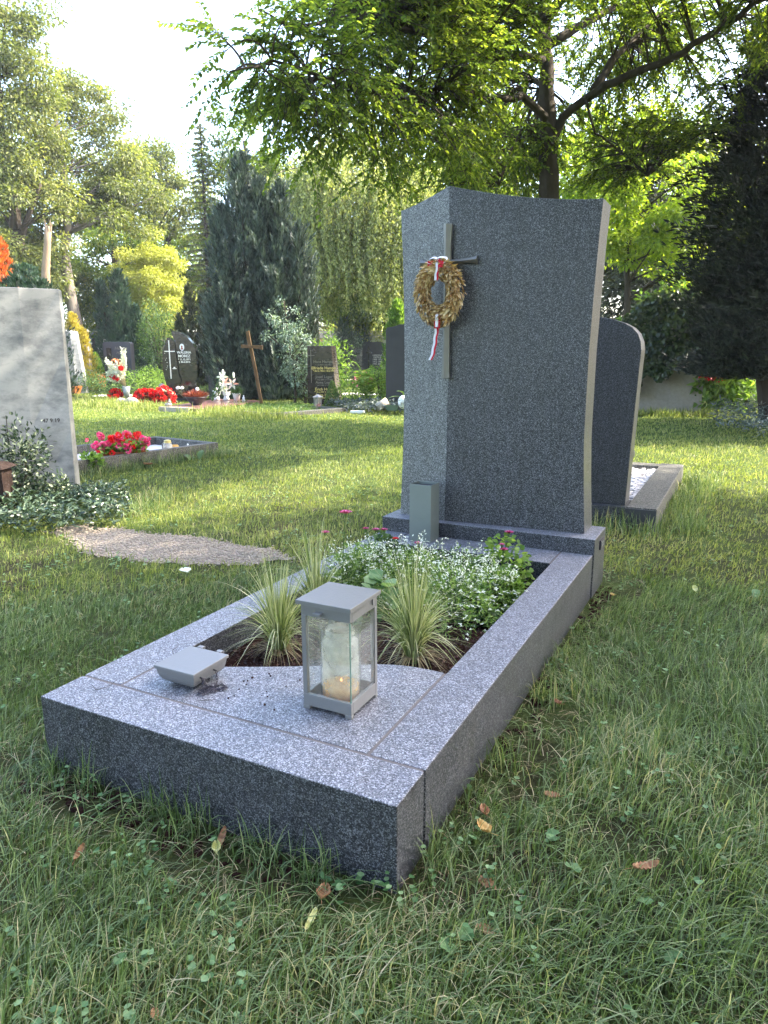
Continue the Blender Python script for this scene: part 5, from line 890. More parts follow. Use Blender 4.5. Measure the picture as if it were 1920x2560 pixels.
def conifer(name, label, loc, hgt, rad, n, m, sd, spires=((0, 0, 1, 1),), ll=.13, lw=.26, z0=.02, prof=.75, upd=.9, cat='conifer', group=None, bulge=.25, fan=3, plumes=0, pl=.6, pr_=.11):
    rg = np.random.default_rng(sd); t = thing(name, label, cat, loc, group=group); b = MB(); tb = MB(); tot = sum(s_[2]*s_[3] for s_ in spires)
    for (sx, sy, sh, sr) in spires:
        k_ = int(n*sh*sr/tot); q = rg.uniform(0, 1, k_)**1.25; a = rg.uniform(0, 6.28, k_); h_ = q*hgt*sh
        env = np.clip((1-q)**prof, 0, 1)*(1-.55*np.clip(.25-q, 0, 1)*2); lob = 1+bulge*np.sin(a*3+q*9+sd)+bulge*.7*np.sin(a*5-q*23+sd*2)+bulge*.5*np.sin(q*60+a*2)
        r = rad*sr*env*lob*rg.uniform(.4, 1.0, k_)**.5*np.where(rg.uniform(0, 1, k_) < .12, 1.18, 1); P = np.c_[sx+r*np.cos(a), sy+r*np.sin(a), z0+h_]; O = np.c_[np.cos(a), np.sin(a), np.full(k_, 0.)]
        shade = rg.uniform(0, 1, k_)
        for f_ in range(fan):
            D = O*.45+[0, 0, upd]+rdir(k_, rg)*.38; leaves(b, P+rdir(k_, rg)*ll*.2, D, O+rdir(k_, rg)*.5, rg.uniform(ll*.6, ll*1.35, k_), ll*lw, np.clip(shade*.7+rg.uniform(0, .3, k_), 0, 1), fold=.2, wide=.5, droop=-.1)
        for i in range(int(plumes*sh*sr/tot)):
            q1 = rg.uniform(0, .95)**1.1; a1 = rg.uniform(0, 6.28); r1 = rad*sr*(1-q1)**prof*(1-.55*np.clip(.25-q1, 0, 1)*2)*rg.uniform(.6, 1.02); O1 = np.array((math.cos(a1), math.sin(a1), 0.)); B1 = np.array((sx, sy, z0+q1*hgt*sh))+O1*r1
            ax1 = nrm(O1*rg.uniform(.1, .5)+[0, 0, upd]+rdir(1, rg)[0]*.12); L1 = pl*rg.uniform(.6, 1.3)*(1-.35*q1); m1 = 70; s1 = rg.uniform(0, 1, m1); rr1 = nrm(rdir(m1, rg)-ax1*.0); P1 = B1+ax1*(s1*L1)[:, None]+rr1*((1-s1**1.5)*pr_*rg.uniform(.3, 1, m1))[:, None]
            leaves(b, P1, ax1*.9+rr1*.45, rr1+rdir(m1, rg)*.3, rg.uniform(ll*.5, ll*.95, m1), ll*lw, np.clip(rg.uniform(.25, .75)+rg.uniform(-.2, .3, m1), 0, 1), fold=.2, wide=.5, droop=-.1)
        tb.tube([(sx*.3, sy*.3, 0), (sx*.8, sy*.8, hgt*sh*.3), (sx, sy, hgt*sh*.93)], [rad*.09+.02, rad*.06+.015, .01], 7)
    b.build('foliage', M[m], t); tb.build('trunk', M['bark'], t); return t
GCN = 'conifers standing behind the graves'
conifer('conifer_tree', 'large dark conifer with several spires behind the wooden cross', (-9.9, 12.55, 0), 5.3, .76, 13000, 'thuja', 111, ((0, 0, 1, .8), (-.45, -.2, .80, .7), (.4, .1, .9, .6), (-.1, -.4, .6, .8)), .13, .15, prof=.62, group=GCN, bulge=.45, upd=.85, plumes=520, pl=.6, pr_=.075)
conifer('conifer_tree', 'second dark conifer with narrow tops right of the large one', (-9.12, 12.9, 0), 4.7, .56, 11000, 'thuja', 112, ((0, 0, 1, .8), (.4, .1, .80, .7), (-.3, 0, .92, .55), (.1, -.35, .6, .8)), .13, .15, prof=.62, group=GCN, bulge=.45, upd=.85, plumes=520, pl=.6, pr_=.075)
conifer('cypress', 'blue green multi spired cypress behind the dark rounded headstone', (-18.9, 17.3, 0), 3.75, .70, 8000, 'cypress', 113, ((0, 0, 1, .8), (-.55, -.25, .92, .55), (.45, .2, .7, .7), (0, 0, .6, 1.1)), .14, .22, prof=.5, group=GCN, plumes=150, pl=.4, pr_=.07)
conifer('juniper', 'narrow olive brown juniper group left of the large dark conifer', (-16.0, 17.5, 0), 3.2, .28, 3500, 'brown_conifer', 114, ((0, 0, 1, 1), (-.4, -.1, .72, .7), (.4, .2, .93, .9), (.8, .4, .85, .8)), .12, .22, prof=.45, group=GCN, plumes=110, pl=.4, pr_=.06)
conifer('golden_conifer', 'small golden conifer right above the bluish grey headstone', (-16.9, 13.6, 0), 2.15, .42, 3200, 'golden', 115, ((0, 0, 1, 1), (.25, .1, .8, .8)), .09, .3, prof=.55)
conifer('small_conifer', 'tiny light green cone conifer near the far small headstone', (-18.6, 15.8, 0), 1.05, .36, 2200, 'green', 116, ll=.06, lw=.3, prof=.7, bulge=.05)
conifer('orange_conifer', 'bright orange upright conifer above the left marble headstone', (-16.7, 11.4, 0), 3.85, .40, 4800, 'orange_leaf', 117, ((0, 0, 1, 1), (-.3, -.1, .85, .9), (.15, .1, .75, .9)), .12, .25, prof=.4)
conifer('yew_mound', 'rounded blue green yew peeking over the left marble headstone', (-13.5, 9.6, 0), 2.85, .62, 6000, 'cypress', 118, ((0, 0, 1, 1), (.3, .12, .9, .9), (-.25, -.1, .92, .8)), .09, .3, prof=.32)
sp = thing('spruce_tree', 'thin ragged spruce top left above the dark conifers', 'conifer', (-21.3, 24.8, 0)); b = MB(); tb = MB(); tb.tube([(0, 0, 0), (0, 0, 6), (0, 0, 10.8)], [.16, .1, .015], 8)
for i in range(150):
    z = 3+7.6*(i/150); L_ = (10.9-z)*.24+.12; a = i*2.4+rng.uniform(-.3, .3); L_ *= rng.uniform(.6, 1.15); pts = bez((0, 0, z), (math.cos(a)*L_*.5, math.sin(a)*L_*.5, z+.05), (math.cos(a)*L_, math.sin(a)*L_, z-.12*L_), 6); tb.tube(pts, [.02, .015, .012, .01, .007, .005], 4)
    m_ = int(30+60*L_); q = rng.uniform(.1, 1, m_); Pm = np.stack([np.interp(q, np.linspace(0, 1, 6), pts[:, k_]) for k_ in range(3)], 1); leaves(b, Pm, rdir(m_)*.6+[math.cos(a)*.4, math.sin(a)*.4, -.55], rdir(m_), .13, .03)
b.build('foliage', M['maple_olive'], sp); tb.build('trunk', M['bark'], sp)
shrub('round_shrub', 'rounded mid green shrub between cypress and black headstone', 'shrub', (-17.3, 17.4, 0), .85, .7, 2.6, 4200, .08, 'midgreen', 121, lump=.18)
cover('clipped low ivy hedge behind the rounded dark headstone', [(-20.3, 15.6), (-18.0, 15.4), (-16.6, 16.0), (-16.6, 17.0), (-19.8, 17.0)], 2600, .8, .09, 'midgreen', 122, 'hedge')
shrub('flower_bed', 'low orange flower bed left of the dark rounded headstone', 'flower bed', (-17.4, 14.9, 0), .7, .25, .42, 700, .05, 'petal_orange', 123, lw=.8, stems=0); shrub('leafy_shrub', 'loose green shrub left of the black curved headstone', 'shrub', (-13.9, 13.2, 0), .8, .5, .62, 1900, .06, 'green', 124)
shrub('leafy_shrub', 'low green plants around the dark rounded headstone', 'shrub', (-15.2, 12.7, 0), 1.1, .35, .5, 1500, .06, 'midgreen', 125); shrub('ivy_plant', 'dark climbing foliage at the base of the rounded headstone', 'plant', (-15.9, 14.05, 0), .42, .12, .9, 900, .06, 'ivy', 126, stems=0)
tree('eucalyptus_shrub', 'silvery blue leafed small tree beside the wooden cross', 'small tree', (-7.95, 11.5, 0), [(0, 0, 0), (.02, 0, .5), (-.1, 0, 1.3), (-.2, 0, 2.1)], .03, [E_(-.15, 0, 1.7, .45, .3, .6), E_(.05, -.1, 1.1, .5, .3, .55), E_(.3, 0, .6, .4, .3, .35), E_(-.35, -.1, 1.5, .3, .25, .5)], 80, (.08, .17), 40, .055, 'silver', 'bark', 131, None, 40, flat=.9, lw=.55)
shrub('bare_shrub', 'brown stemmed half bare shrub under the silvery tree', 'shrub', (-7.75, 11.6, 0), .35, .3, .8, 260, .06, 'midgreen', 132, stems=34); shrub('lit_shrub', 'yellow green lit shrub just left of the gold lettered stone', 'bush', (-7.7, 12.6, 0), .4, .35, 1.5, 1500, .07, 'green', 133)
# weeping birch
wb = thing('weeping_birch', 'weeping birch with long hanging strands behind the gold lettered stone', 'tree', (-11.6, 18.1, 0)); tb = MB(); b = MB()
tb.tube([(0, 0, 0), (-.03, 0, 2), (.05, .2, 3.5), (.1, .4, 5.5), (0, .5, 7.4)], [.21, .17, .15, .10, .03], 10)
for i in range(1000):
    a = rng.uniform(0, 6.28); q = rng.uniform(0, 1)**.5; R_ = 2.35*q; zt_ = 7.6-1.4*q*q-rng.uniform(0, 1.6)+.35*math.sin(a*3); x, y = 1.0+R_*math.cos(a)*1.25, .5+R_*math.sin(a)*.85; zb = 1.9+.9*(1-q)+rng.uniform(0, 1.5)+.5*math.sin(a*4+1); 
    if zb > zt_-.4: continue
    if i < 60: tb.tube(bez((0.05, .3, 3.2+3.8*rng.uniform(0, 1)), (x*.5, y*.5, zt_+.5), (x, y, zt_), 7), [.05, .04, .03, .022, .016, .01, .006], 5)
    m_ = int((zt_-zb)*30); zz = rng.uniform(zb, zt_, m_); sw_ = .10*np.sin(zz*2+a*3); leaves(b, np.c_[x+sw_+rng.normal(0, .035, m_), y+rng.normal(0, .035, m_), zz], rdir(m_)*.7+[0, 0, -.9], rdir(m_), .085, .055, rng.uniform(0, .7, m_)+.3*(i % 2))
b.build('crown', M['birch'], wb); tb.build('trunk', M['bark_grey'], wb, smooth=True)
# behind: wall, conifers, shrubs
t = thing('cemetery_wall', 'pale rendered cemetery wall with tiled coping far behind', 'wall', (-21, 34.3, 0)); 
b = MB(); b.box(-24, 12, 0, .4, 0, 1.9); b.build('wall', M['gravel'], t); b = MB(); b.loft([[(-24, -.15, 1.9), (-24, .55, 1.9), (-24, .2, 2.3)], [(12, -.15, 1.9), (12, .55, 1.9), (12, .2, 2.3)]]); b.build('coping', M['granite_kerb'], t); t.rotation_euler.z = .42
conifer('dark_conifer', 'dark column conifer before the wall on the left', (-16.3, 28.2, 0), 2.7, .5, 3600, 'cypress', 141, ((0, 0, 1, 1), (.7, .3, .95, .9)), .14, .28, prof=.3); conifer('dark_conifer', 'dark column conifer before the wall on the right', (-13.2, 28.6, 0), 2.8, .55, 3200, 'cypress', 142, ((0, 0, 1, 1), (.8, .3, .85, 1)), .14, .28, prof=.3)
shrub('yellow_shrub', 'golden yellow shrub in front of the far wall', 'shrub', (-15.3, 29.0, 0), .6, .5, 2.5, 1700, .09, 'yellow', 143); shrub('silver_shrub', 'small silvery shrub beside the golden yellow one', 'shrub', (-14.9, 26.6, 0), .4, .35, 1.8, 900, .08, 'silver', 144); shrub('mountain_pine', 'dark spreading pine behind the gold lettered headstone', 'pine', (-12.6, 21.6, 0), .75, .6, 1.9, 2600, .12, 'thuja', 145, lw=.2, updir=.9); shrub('red_shrub', 'small coral red shrub against the far white wall', 'shrub', (-15.5, 24.0, 0), .35, .3, 2.2, 900, .08, 'orange_leaf', 146)
conifer('green_conifer', 'fresh green conifer tip above the slate headstone', (-6.75, 14.0, 0), 2.15, .42, 4200, 'green', 147, ll=.1, lw=.28, prof=.6); shrub('small_bush', 'small clipped green bush in front of the far grey stones', 'shrub', (-13.4, 23.0, 0), .5, .35, .55, 900, .07, 'green', 148)
shrub('wall_hedge', 'yellow green hedge growing over the far wall', 'hedge', (-19.5, 36.0, 1.9), 3.6, .6, .8, 2600, .14, 'yellow', 149, stems=0)
# large branching tree (traced limb by limb)
bt = thing('large_tree', 'large dark trunked tree spreading leafy branches over the headstone', 'tree', (-1.88, 8.57, 0)); tb = MB(); o0 = np.array((-1.88, 8.57, 0))
LIMB = {'trunk': ([(-1.80, 8.45, 0), (-1.88, 8.57, .81), (-2.1, 9.04, 3.12), (-2.16, 9.15, 3.66), (-2.21, 9.25, 4.15), (-2.28, 9.31, 4.58), (-2.34, 9.41, 5.06), (-2.46, 9.62, 5.72), (-2.64, 10.02, 6.75)], .165, .06, 12),
 'l0': ([(-2.32, 9.4, 5.0), (-2.43, 9.29, 5.26), (-2.57, 9.06, 5.52), (-2.74, 8.61, 5.89), (-3.0, 8.0, 6.3)], .085, .03, 8),
 'r1': ([(-2.16, 9.21, 3.75), (-2.02, 9.23, 4.13), (-1.52, 9.19, 4.4), (-1.11, 9.06, 4.42), (-.67, 8.95, 4.47), (-.23, 8.88, 4.66), (.23, 8.7, 4.83), (.73, 8.54, 5.01), (1.3, 8.3, 5.3)], .062, .02, 9),
 'r2': ([(-1.62, 9.2, 4.36), (-1.44, 9.58, 4.85), (-1.15, 10.2, 5.35), (-.81, 11.03, 6.16)], .06, .02, 8),
 'l1': ([(-2.2, 9.22, 4.0), (-2.4, 8.85, 4.33), (-2.47, 8.3, 4.12), (-2.53, 7.79, 4.03), (-2.6, 7.03, 3.89), (-2.77, 6.19, 3.64), (-2.98, 5.57, 3.46), (-3.04, 4.82, 3.40), (-3.17, 4.3, 3.36), (-3.27, 3.8, 3.16)], .055, .006, 8),
 'l2': ([(-2.31, 9.38, 4.88), (-2.48, 8.68, 4.75), (-2.66, 7.95, 4.5), (-2.83, 7.05, 4.44), (-3.05, 6.21, 4.28), (-3.18, 5.4, 4.09), (-3.38, 4.78, 3.83), (-3.48, 4.51, 3.89)], .055, .006, 7),
 'l3': ([(-2.23, 9.2, 4.02), (-2.44, 8.84, 3.94), (-2.5, 8.49, 3.56), (-2.51, 8.14, 3.1)], .028, .008, 6),
 'r3': ([(-1.74, 9.16, 4.30), (-1.62, 9.25, 3.9), (-1.36, 9.56, 3.72), (-.99, 10.03, 3.43)], .02, .006, 6),
 'u1': ([(-2.39, 9.46, 5.36), (-1.9, 9.23, 5.77), (-1.37, 9.18, 6.33), (-.6, 8.8, 6.8)], .07, .02, 8),
 'b1': ([(-2.21, 9.25, 4.3), (-2.6, 10.2, 4.9), (-3.2, 11.3, 5.4)], .07, .02, 7), 'b2': ([(-2.34, 9.41, 5.06), (-1.7, 10.5, 5.8), (-1.2, 11.6, 6.2)], .07, .02, 7)}
allp = []
for k_, (pts, ra, rb, sd_) in LIMB.items():
    P = np.array(pts, float)-o0; m_ = len(P)*3; q = np.linspace(0, len(P)-1, m_); Q = np.stack([np.interp(q, range(len(P)), P[:, i]) for i in range(3)], 1); Q[1:-1] = (Q[:-2]+2*Q[1:-1]+Q[2:])/4; Q[1:-1] += rng.normal(0, .012, (m_-2, 3)); tb.tube(Q, np.linspace(ra, rb, m_), sd_)
    if k_ != 'trunk': allp.append(Q[m_//6:])
    else: allp.append(Q[-6:])
allp = np.concatenate(allp)
BE = [((-3.31, 4.24, 3.30), .42, .5, .28), ((-3.12, 4.85, 3.38), .60, .6, .45), ((-2.95, 5.47, 3.08), .52, .6, .34), ((-2.81, 6.26, 4.00), .85, .8, .62), ((-2.85, 7.01, 3.50), .72, .8, .5), ((-2.70, 8.03, 4.86), .9, .9, .6), ((-2.73, 9.0, 3.62), .8, .9, .42), ((-1.54, 10.6, 4.08), .94, .9, .66), ((-1.01, 10.65, 4.75), .85, .9, .75), ((-.52, 9.76, 5.2), 1.0, 1, .5), ((-1.90, 10.92, 5.7), 1.1, 1.1, .8), ((.25, 9.12, 4.75), .6, .6, .33), ((.4, 8.2, 5.4), 1.1, 1.0, .6), ((-1.9, 8.6, 6.4), 1.9, 1.8, .8), ((-3.6, 6.6, 5.0), 1.0, 1.2, .6), ((-3.9, 9.6, 5.6), 1.2, 1.4, .9), ((-3.3, 10.6, 4.3), .9, .9, .8), ((-2.3, 5.4, 4.6), .9, .9, .5), ((-2.9, 7.6, 3.3), .7, .9, .35), ((-1.2, 9.9, 3.75), .9, .7, .4), ((-.5, 10.2, 4.2), .7, .7, .4), ((-2.4, 6.2, 3.05), .35, .6, .22), ((-3.0, 6.4, 4.9), .8, .8, .5), ((-2.1, 7.3, 5.0), .8, .9, .5), ((-1.0, 8.4, 5.3), .9, .8, .4)]
rg = np.random.default_rng(77); BE += [((-.3, 5.5, 5.5), 1.1, 1.0, .5), ((.6, 6.7, 5.9), 1.3, 1.2, .7), ((.2, 5.9, 5.2), .8, .8, .4), BE[0], BE[1], BE[2], BE[3], BE[1]]; cl = clumps(BE, 1350, rg, .16, .34); b = MB(); tw = MB()  # first three lobes added out of view to shade the marble headstone
for c_, r in cl:
    c_ = c_-o0; dd = np.linalg.norm(allp-c_, axis=1); j = dd.argmin(); a = allp[j]; end = c_+nrm(c_-a)*r*.6+[0, 0, -.05]
    pts = bez(a, (a+c_)/2+[0, 0, .12]+rg.normal(0, .05, 3), end, 8); tw.tube(pts, np.linspace(.012, .003, 8), 4, False)
    for s_i in range(5):
        q = rg.uniform(.35, 1); p0 = np.array([np.interp(q, np.linspace(0, 1, 8), pts[:, k_]) for k_ in range(3)]); d = nrm(nrm(end-a)*.6+rdir(1, rg)[0]*[1, 1, .45]); L_ = rg.uniform(.28, .5); e = p0+d*L_+[0, 0, -.10]
        st = bez(p0, p0+d*L_*.5+[0, 0, .03], e, 6); tw.tube(st, np.linspace(.004, .0015, 6), 3, False); m_ = 20; q = np.linspace(.12, 1, m_); P = np.stack([np.interp(q, np.linspace(0, 1, 6), st[:, k_]) for k_ in range(3)], 1)
        S = nrm(np.cross(d, [0, 0, 1.])); sg = np.where(np.arange(m_) % 2 == 0, 1, -1)[:, None]
        leaves(b, P, S*sg*.75+d*.55+rdir(m_, rg)*.3+[0, 0, -.22], rdir(m_, rg)*.45+[0, 0, 1], rg.uniform(.04, .068, m_), rg.uniform(.027, .042, m_), rg.uniform(0, 1, m_), droop=.2)
b.build('crown', M['cherry'], bt); tb.build('trunk', M['bark'], bt, smooth=True); tw.build('twigs', M['bark'], bt)
tree('added_glow_tree', 'added yellow green tree right behind the large trunk, backlit glow in its leaf colour', 'tree', (-1.9, 14.6, 0), [(0, 0, 0), (.1, 0, 1.5), (0, 0, 3), (0, 0, 5)], .1, [E_(.3, 0, 4.3, 2.0, 1.0, 1.5), E_(1.1, .2, 3.2, 1.3, .9, 1.0), E_(-.8, 0, 5.0, 1.2, .9, 1.1)], 120, (.28, .5), 160, .095, 'glow', 'bark', 171)  # added tree; bright leaf colour stands in for backlit leaves of the large tree
# right side
conifer('dark_yew', 'very dark tall yew filling the right edge', (1.05, 10.7, 0), 6.1, 1.45, 50000, 'yew', 151, ((0, 0, 1, 1), (.8, .3, .8, .9), (-.55, -.2, .7, .6), (.4, -.3, .5, 1)), .10, .24, plumes=420, pl=.55, pr_=.13, z0=.7, prof=.42, upd=.25, bulge=.32)
conifer('brown_conifer', 'olive brown drooping conifer behind the rounded headstone', (-2.3, 18.5, 0), 5.3, 1.0, 13000, 'brown_conifer', 152, ((0, 0, 1, 1), (1.0, .4, .85, .8)), .15, .22, z0=.4, prof=.4, upd=-.2)
# right ones shade the graves; those behind the viewer are added to darken stone
sh1 = tree('shade_tree', 'broad tree standing outside the view to the right', 'tree', (7.2, 6.6, 0), [(0, 0, 0), (.1, 0, 3), (0, 0, 6), (0, 0, 9)], .3, [E_(0, 0, 7.0, 3.2, 3.2, 2.6), E_(-1.4, -1.2, 4.8, 2.4, 2.4, 1.8), E_(1, 2, 5.5, 2.4, 2.4, 2)], 250, (.5, .9), 190, .16, 'maple', 'bark', 161, 'trees around the graves outside the view', 16)
copytree(sh1, 'broad tree outside the view at the right front', (7.8, 1.2, 0), 1.7, .95); copytree(sh1, 'broad unseen tree added behind the viewer to darken the stone fronts', (1.8, -6.5, 0), 3.1, .9); copytree(sh1, 'broad unseen tree added behind right to darken the stone fronts', (7.0, -5.5, 0), 5.1, 1.0); copytree(sh1, 'broad unseen tree added behind left to darken the stone fronts', (-1.6, -7.6, 0), 4.1, 1.0)

# ================================================================ GRASS, LEAVES
def excl(x, y):
    e = (x > -1.008) & (x < .012) & (y > -.004) & (y < 2.18); e |= (x > -1.1) & (x < .115) & (y > 3.27) & (y < 5.2); e |= in_poly(x+.06*vn(x*9, y*9, 2)+rng.normal(0, .022, len(x)), y+.05*vn(x*8+3, y*8, 2)+rng.normal(0, .022, len(x)), PATH)
    e |= in_poly(x, y, [(A0-ax_*.0), (E0), (E0+pn), (A0+pn)]); e |= in_poly(x, y, [(-9.15, 8.84), (-8.12, 8.86), (-8.62, 11.2), (-9.9, 11.35)]); return e
def sample(n, r0, r1, pw, ang=(-.62, .62)):
    u = rng.uniform(0, 1, n); r = (r0**pw+(r1**pw-r0**pw)*u)**(1/pw); a = YAW+rng.uniform(*ang, n); return CAM.x+r*np.sin(a), CAM.y+r*np.cos(a), r
def kerbdist(x, y): dx = np.maximum(np.maximum(-1-x, x), 0); dy = np.maximum(np.maximum(-y, y-2.17), 0); return np.hypot(dx, dy)
def grass(name, label, n, r0, r1, pw, hfun, wbase, m, k, msel=None, ang=(-.62, .62)):
    x, y, r = sample(n, r0, r1, pw, ang); kd = kerbdist(x, y); bare = vn(x*1.6, y*1.6, 2.2)
    keep = ~excl(x, y); keep &= ~((kd < .2) & (bare > -.3+kd*2.4) & (rng.uniform(0, 1, n) < .92)); keep &= ~((bare > .62) & (r < 3.6) & (rng.uniform(0, 1, n) < .75))
    keep &= rng.uniform(0, 1, n) < (.62+.55*vn(x*2.2, y*2.2, 3.1)); x, y, r, kd = x[keep], y[keep], r[keep], kd[keep]; n = len(x)
    h_ = hfun(x, y, n)*np.clip(.7+kd*3, .75, 1); pa = vn(x*1.1+5, y*1.1, 1.3); fl = rng.uniform(0, 1, n); wd = 3.0*vn(x*.9, y*.9+4, 1.5)+.3
    a = wd+rng.normal(0, 1.2, n); out = h_*(.15+1.15*fl**1.6); lean = np.c_[np.cos(a)*out, np.sin(a)*out, np.zeros(n)]; curl = .1+.72*fl*rng.uniform(.6, 1.15, n)
    w_ = wbase*rng.uniform(.65, 1.35, n)*np.maximum(1, r/2.6)**.85; c_ = np.clip(rng.uniform(0, .78, n)+.22*pa+.08+np.where(rng.uniform(0, 1, n) < .04, .35, 0), 0, 1)
    b = MB(); blades(b, np.c_[x, y, np.zeros(n)], h_, w_, lean, curl, c_, k); o = b.build(name, M[m]); return tag(o, label, 'grass', kind='stuff')
def hnear(x, y, n):
    s = 1/(1+np.exp(-(x+1.15)*4)); s = np.maximum(s, 1/(1+np.exp((y-.55)*4))*.8); s *= 1/(1+np.exp((y-2.6)*2.2)); base = .034+.040*s; return base*rng.uniform(.45, 1.5, n)*(1+.35*vn(x*1.7, y*1.7, 2.2))
grass('near_grass', 'long tangled green grass in the foreground around the granite border', 125000, .62, 3.4, 1.35, hnear, .0024, 'grass', 4)
grass('lawn_grass', 'short mown sunlit lawn between the graves', 260000, 3.2, 17, .75, lambda x, y, n: rng.uniform(.022, .055, n)*(1+.3*vn(x, y, 1.5)), .0030, 'lawn', 2)
grass('far_grass', 'distant lawn behind the row of headstones', 60000, 15, 45, .9, lambda x, y, n: rng.uniform(.03, .08, n), .0036, 'lawn', 2, ang=(-.58, .5))
# dry straw
x, y, r = sample(15000, .7, 5, 1.3); kd = kerbdist(x, y); k_ = (~excl(x, y)) & ((rng.uniform(0, 1, 15000) < .35) | (kd < .25)); x, y, kd = x[k_], y[k_], kd[k_]; n = len(x); a = rng.uniform(0, 6.28, n); L_ = rng.uniform(.03, .09, n)
b = MB(); blades(b, np.c_[x, y, rng.uniform(.002, .02, n)], L_*.35, np.full(n, .0016), np.c_[np.cos(a), np.sin(a), np.zeros(n)]*L_[:, None], np.full(n, .9), rng.uniform(0, 1, n), 3); tag(b.build('dry_straw', M['straw']), 'dry straw coloured stems lying in the grass', 'dry grass', kind='stuff')
x, y, r = sample(5200, .65, 3.6, 1.3); k_ = (~excl(x, y)) & ((x > -1.3) | (y < 0)); x, y = x[k_], y[k_]; n = len(x); a = 3*vn(x*.8, y*.8, 1.4)+rng.normal(0, .9, n); L_ = rng.uniform(.07, .19, n)
b = MB(); blades(b, np.c_[x, y, np.zeros(n)], L_*.62, rng.uniform(.0026, .0042, n), np.c_[np.cos(a), np.sin(a), np.zeros(n)]*(L_*rng.uniform(.5, 1.05, n))[:, None], rng.uniform(.55, 1.0, n), rng.uniform(.3, .72, n), 6); tag(b.build('long_grass', M['grass']), 'long arching grass strands lying over the foreground turf', 'grass', kind='stuff')
# tufts against kerbs and stones
def tuft(pts, n, h0, w0, m, name, label, sp=.05):
    P = np.array(pts, float); i = rng.integers(0, len(P), n); x = P[i, 0]+rng.normal(0, sp, n); y = P[i, 1]+rng.normal(0, sp, n); k_ = ~excl(x, y); x, y = x[k_], y[k_]; n = len(x); a = rng.uniform(0, 6.28, n); h_ = h0*rng.uniform(.4, 1.3, n); f = rng.uniform(0, 1, n)
    b = MB(); blades(b, np.c_[x, y, np.zeros(n)], h_, np.full(n, w0), np.c_[np.cos(a), np.sin(a), np.zeros(n)]*(h_*(.1+.8*f**1.5))[:, None], .1+.7*f, rng.uniform(0, .9, n), 4); tag(b.build(name, M[m]), label, 'grass', kind='stuff')
ln = lambda a, b, n, d=0: [(a[0]+(b[0]-a[0])*t+rng.normal(0, d), a[1]+(b[1]-a[1])*t+rng.normal(0, d)) for t in np.linspace(0, 1, n)]
tuft([(-.82, -.02), (-.60, -.03), (-.5, -.05), (-.28, -.04), (-.16, -.03), (.04, .12), (.05, .5), (.06, .9), (.05, 1.2), (-.95, -.03), (-1.03, .3), (-1.02, .9), (-1.03, 1.5)], 900, .13, .0024, 'grass', 'kerb_tufts', 'longer grass tufts growing along the foot of the granite border', .03)
tuft(ln(A0+(.05, .02), A1+(.05, 0), 24, .02)+ln((-3.2, 2.7), (-3.0, 2.2), 5), 2600, .15, .004, 'grass', 'border_tufts', 'long grass growing along the outside of the pink flower grave', .07)
tuft(ln((.2, 3.3), (.22, 5.2), 20, .05)+ln((-.4, 3.2), (.1, 3.2), 6), 2200, .15, .004, 'grass', 'gravel_border_tufts', 'long grass beside the gravel filled border on the right', .08)
tuft(ln((-12.2, 9.8), (-9.4, 9.0), 30, .15)+ln((-8.2, 9.0), (-6.3, 8.5), 18, .15)+ln((-14.5, 11), (-12, 9.9), 14, .1), 9000, .19, .012, 'lawn', 'row_tufts', 'unmown grass along the front of the back row of graves', .22)
tuft(ln((-1.6, 11.6), (.3, 11.9), 20, .1), 3000, .16, .01, 'lawn', 'stone_tufts', 'bright lit grass before the ivy covered stone', .12)
# weeds and clover leaves
def weeds(n, r0, r1, name, label, ll, m='weed', near=None):
    x, y, r = sample(n, r0, r1, 1.2); f = vn(x*2.3+9, y*2.3, 2.0); k_ = (~excl(x, y)) & ((f > .25) | (rng.uniform(0, 1, n) < .12)); x, y = x[k_], y[k_]; n = len(x); b = MB(); k3 = 3
    for i in range(k3): a = i*2.09+rng.uniform(0, 6.28, n); z = rng.uniform(.012, .05, n); leaves(b, np.c_[x, y, z], np.c_[np.cos(a), np.sin(a), np.full(n, .15)], np.tile([0, 0, 1.], (n, 1))+rdir(n)*.3, rng.uniform(ll*.6, ll*1.2, n), rng.uniform(ll*.6, ll*1.1, n), rng.uniform(0, 1, n), wide=.62, fold=.06)
    tag(b.build(name, M[m]), label, 'weeds', kind='stuff')
weeds(2300, .8, 4.2, 'clover_leaves', 'clover and small round weed leaves scattered in the foreground grass', .0125); weeds(5200, 3.5, 12, 'lawn_weeds', 'small weed leaves scattered over the sunlit lawn', .017)
rr_ = np.random.default_rng(5)
def round_leaf(label, loc, r, tilt=.3, rz=0.):
    b = MB(); th_ = np.linspace(.25, 2*math.pi-.25, 28); q = r*(1+.09*np.sin(th_*9)); V = np.c_[q*np.cos(th_), q*np.sin(th_), .12*r*np.sin(th_*4)+.25*r]; V = np.r_[[[0, 0, 0]], V]; F = [(0, i, i+1) for i in range(1, 28)]
    b.add(V, [F], .55); o = b.build('weed_leaf', M['weed']); o.location = loc; o.rotation_euler = (tilt, rr_.uniform(-.3, .3), rz); tag(o, label, 'weed leaf', 'round scalloped weed leaves in the grass')
for i, (x, y, r, lab) in enumerate(((.165, -.06, .014, 'round scalloped weed leaf beside the brown leaf in front of the kerb corner'), (.145, -.10, .015, 'second round weed leaf just below the scalloped one by the kerb corner'), (.30, .19, .017, 'scalloped pale weed leaf right of the kerb corner in long grass'), (.44, .16, .016, 'scalloped weed leaf just under the long brown curled leaf'), (.50, .05, .016, 'largest round weed leaf low at the right side'), (.24, .27, .015, 'small scalloped weed leaf above the dark brown leaf'))): round_leaf(lab, (x, y, .03), r, .35, i*1.3)
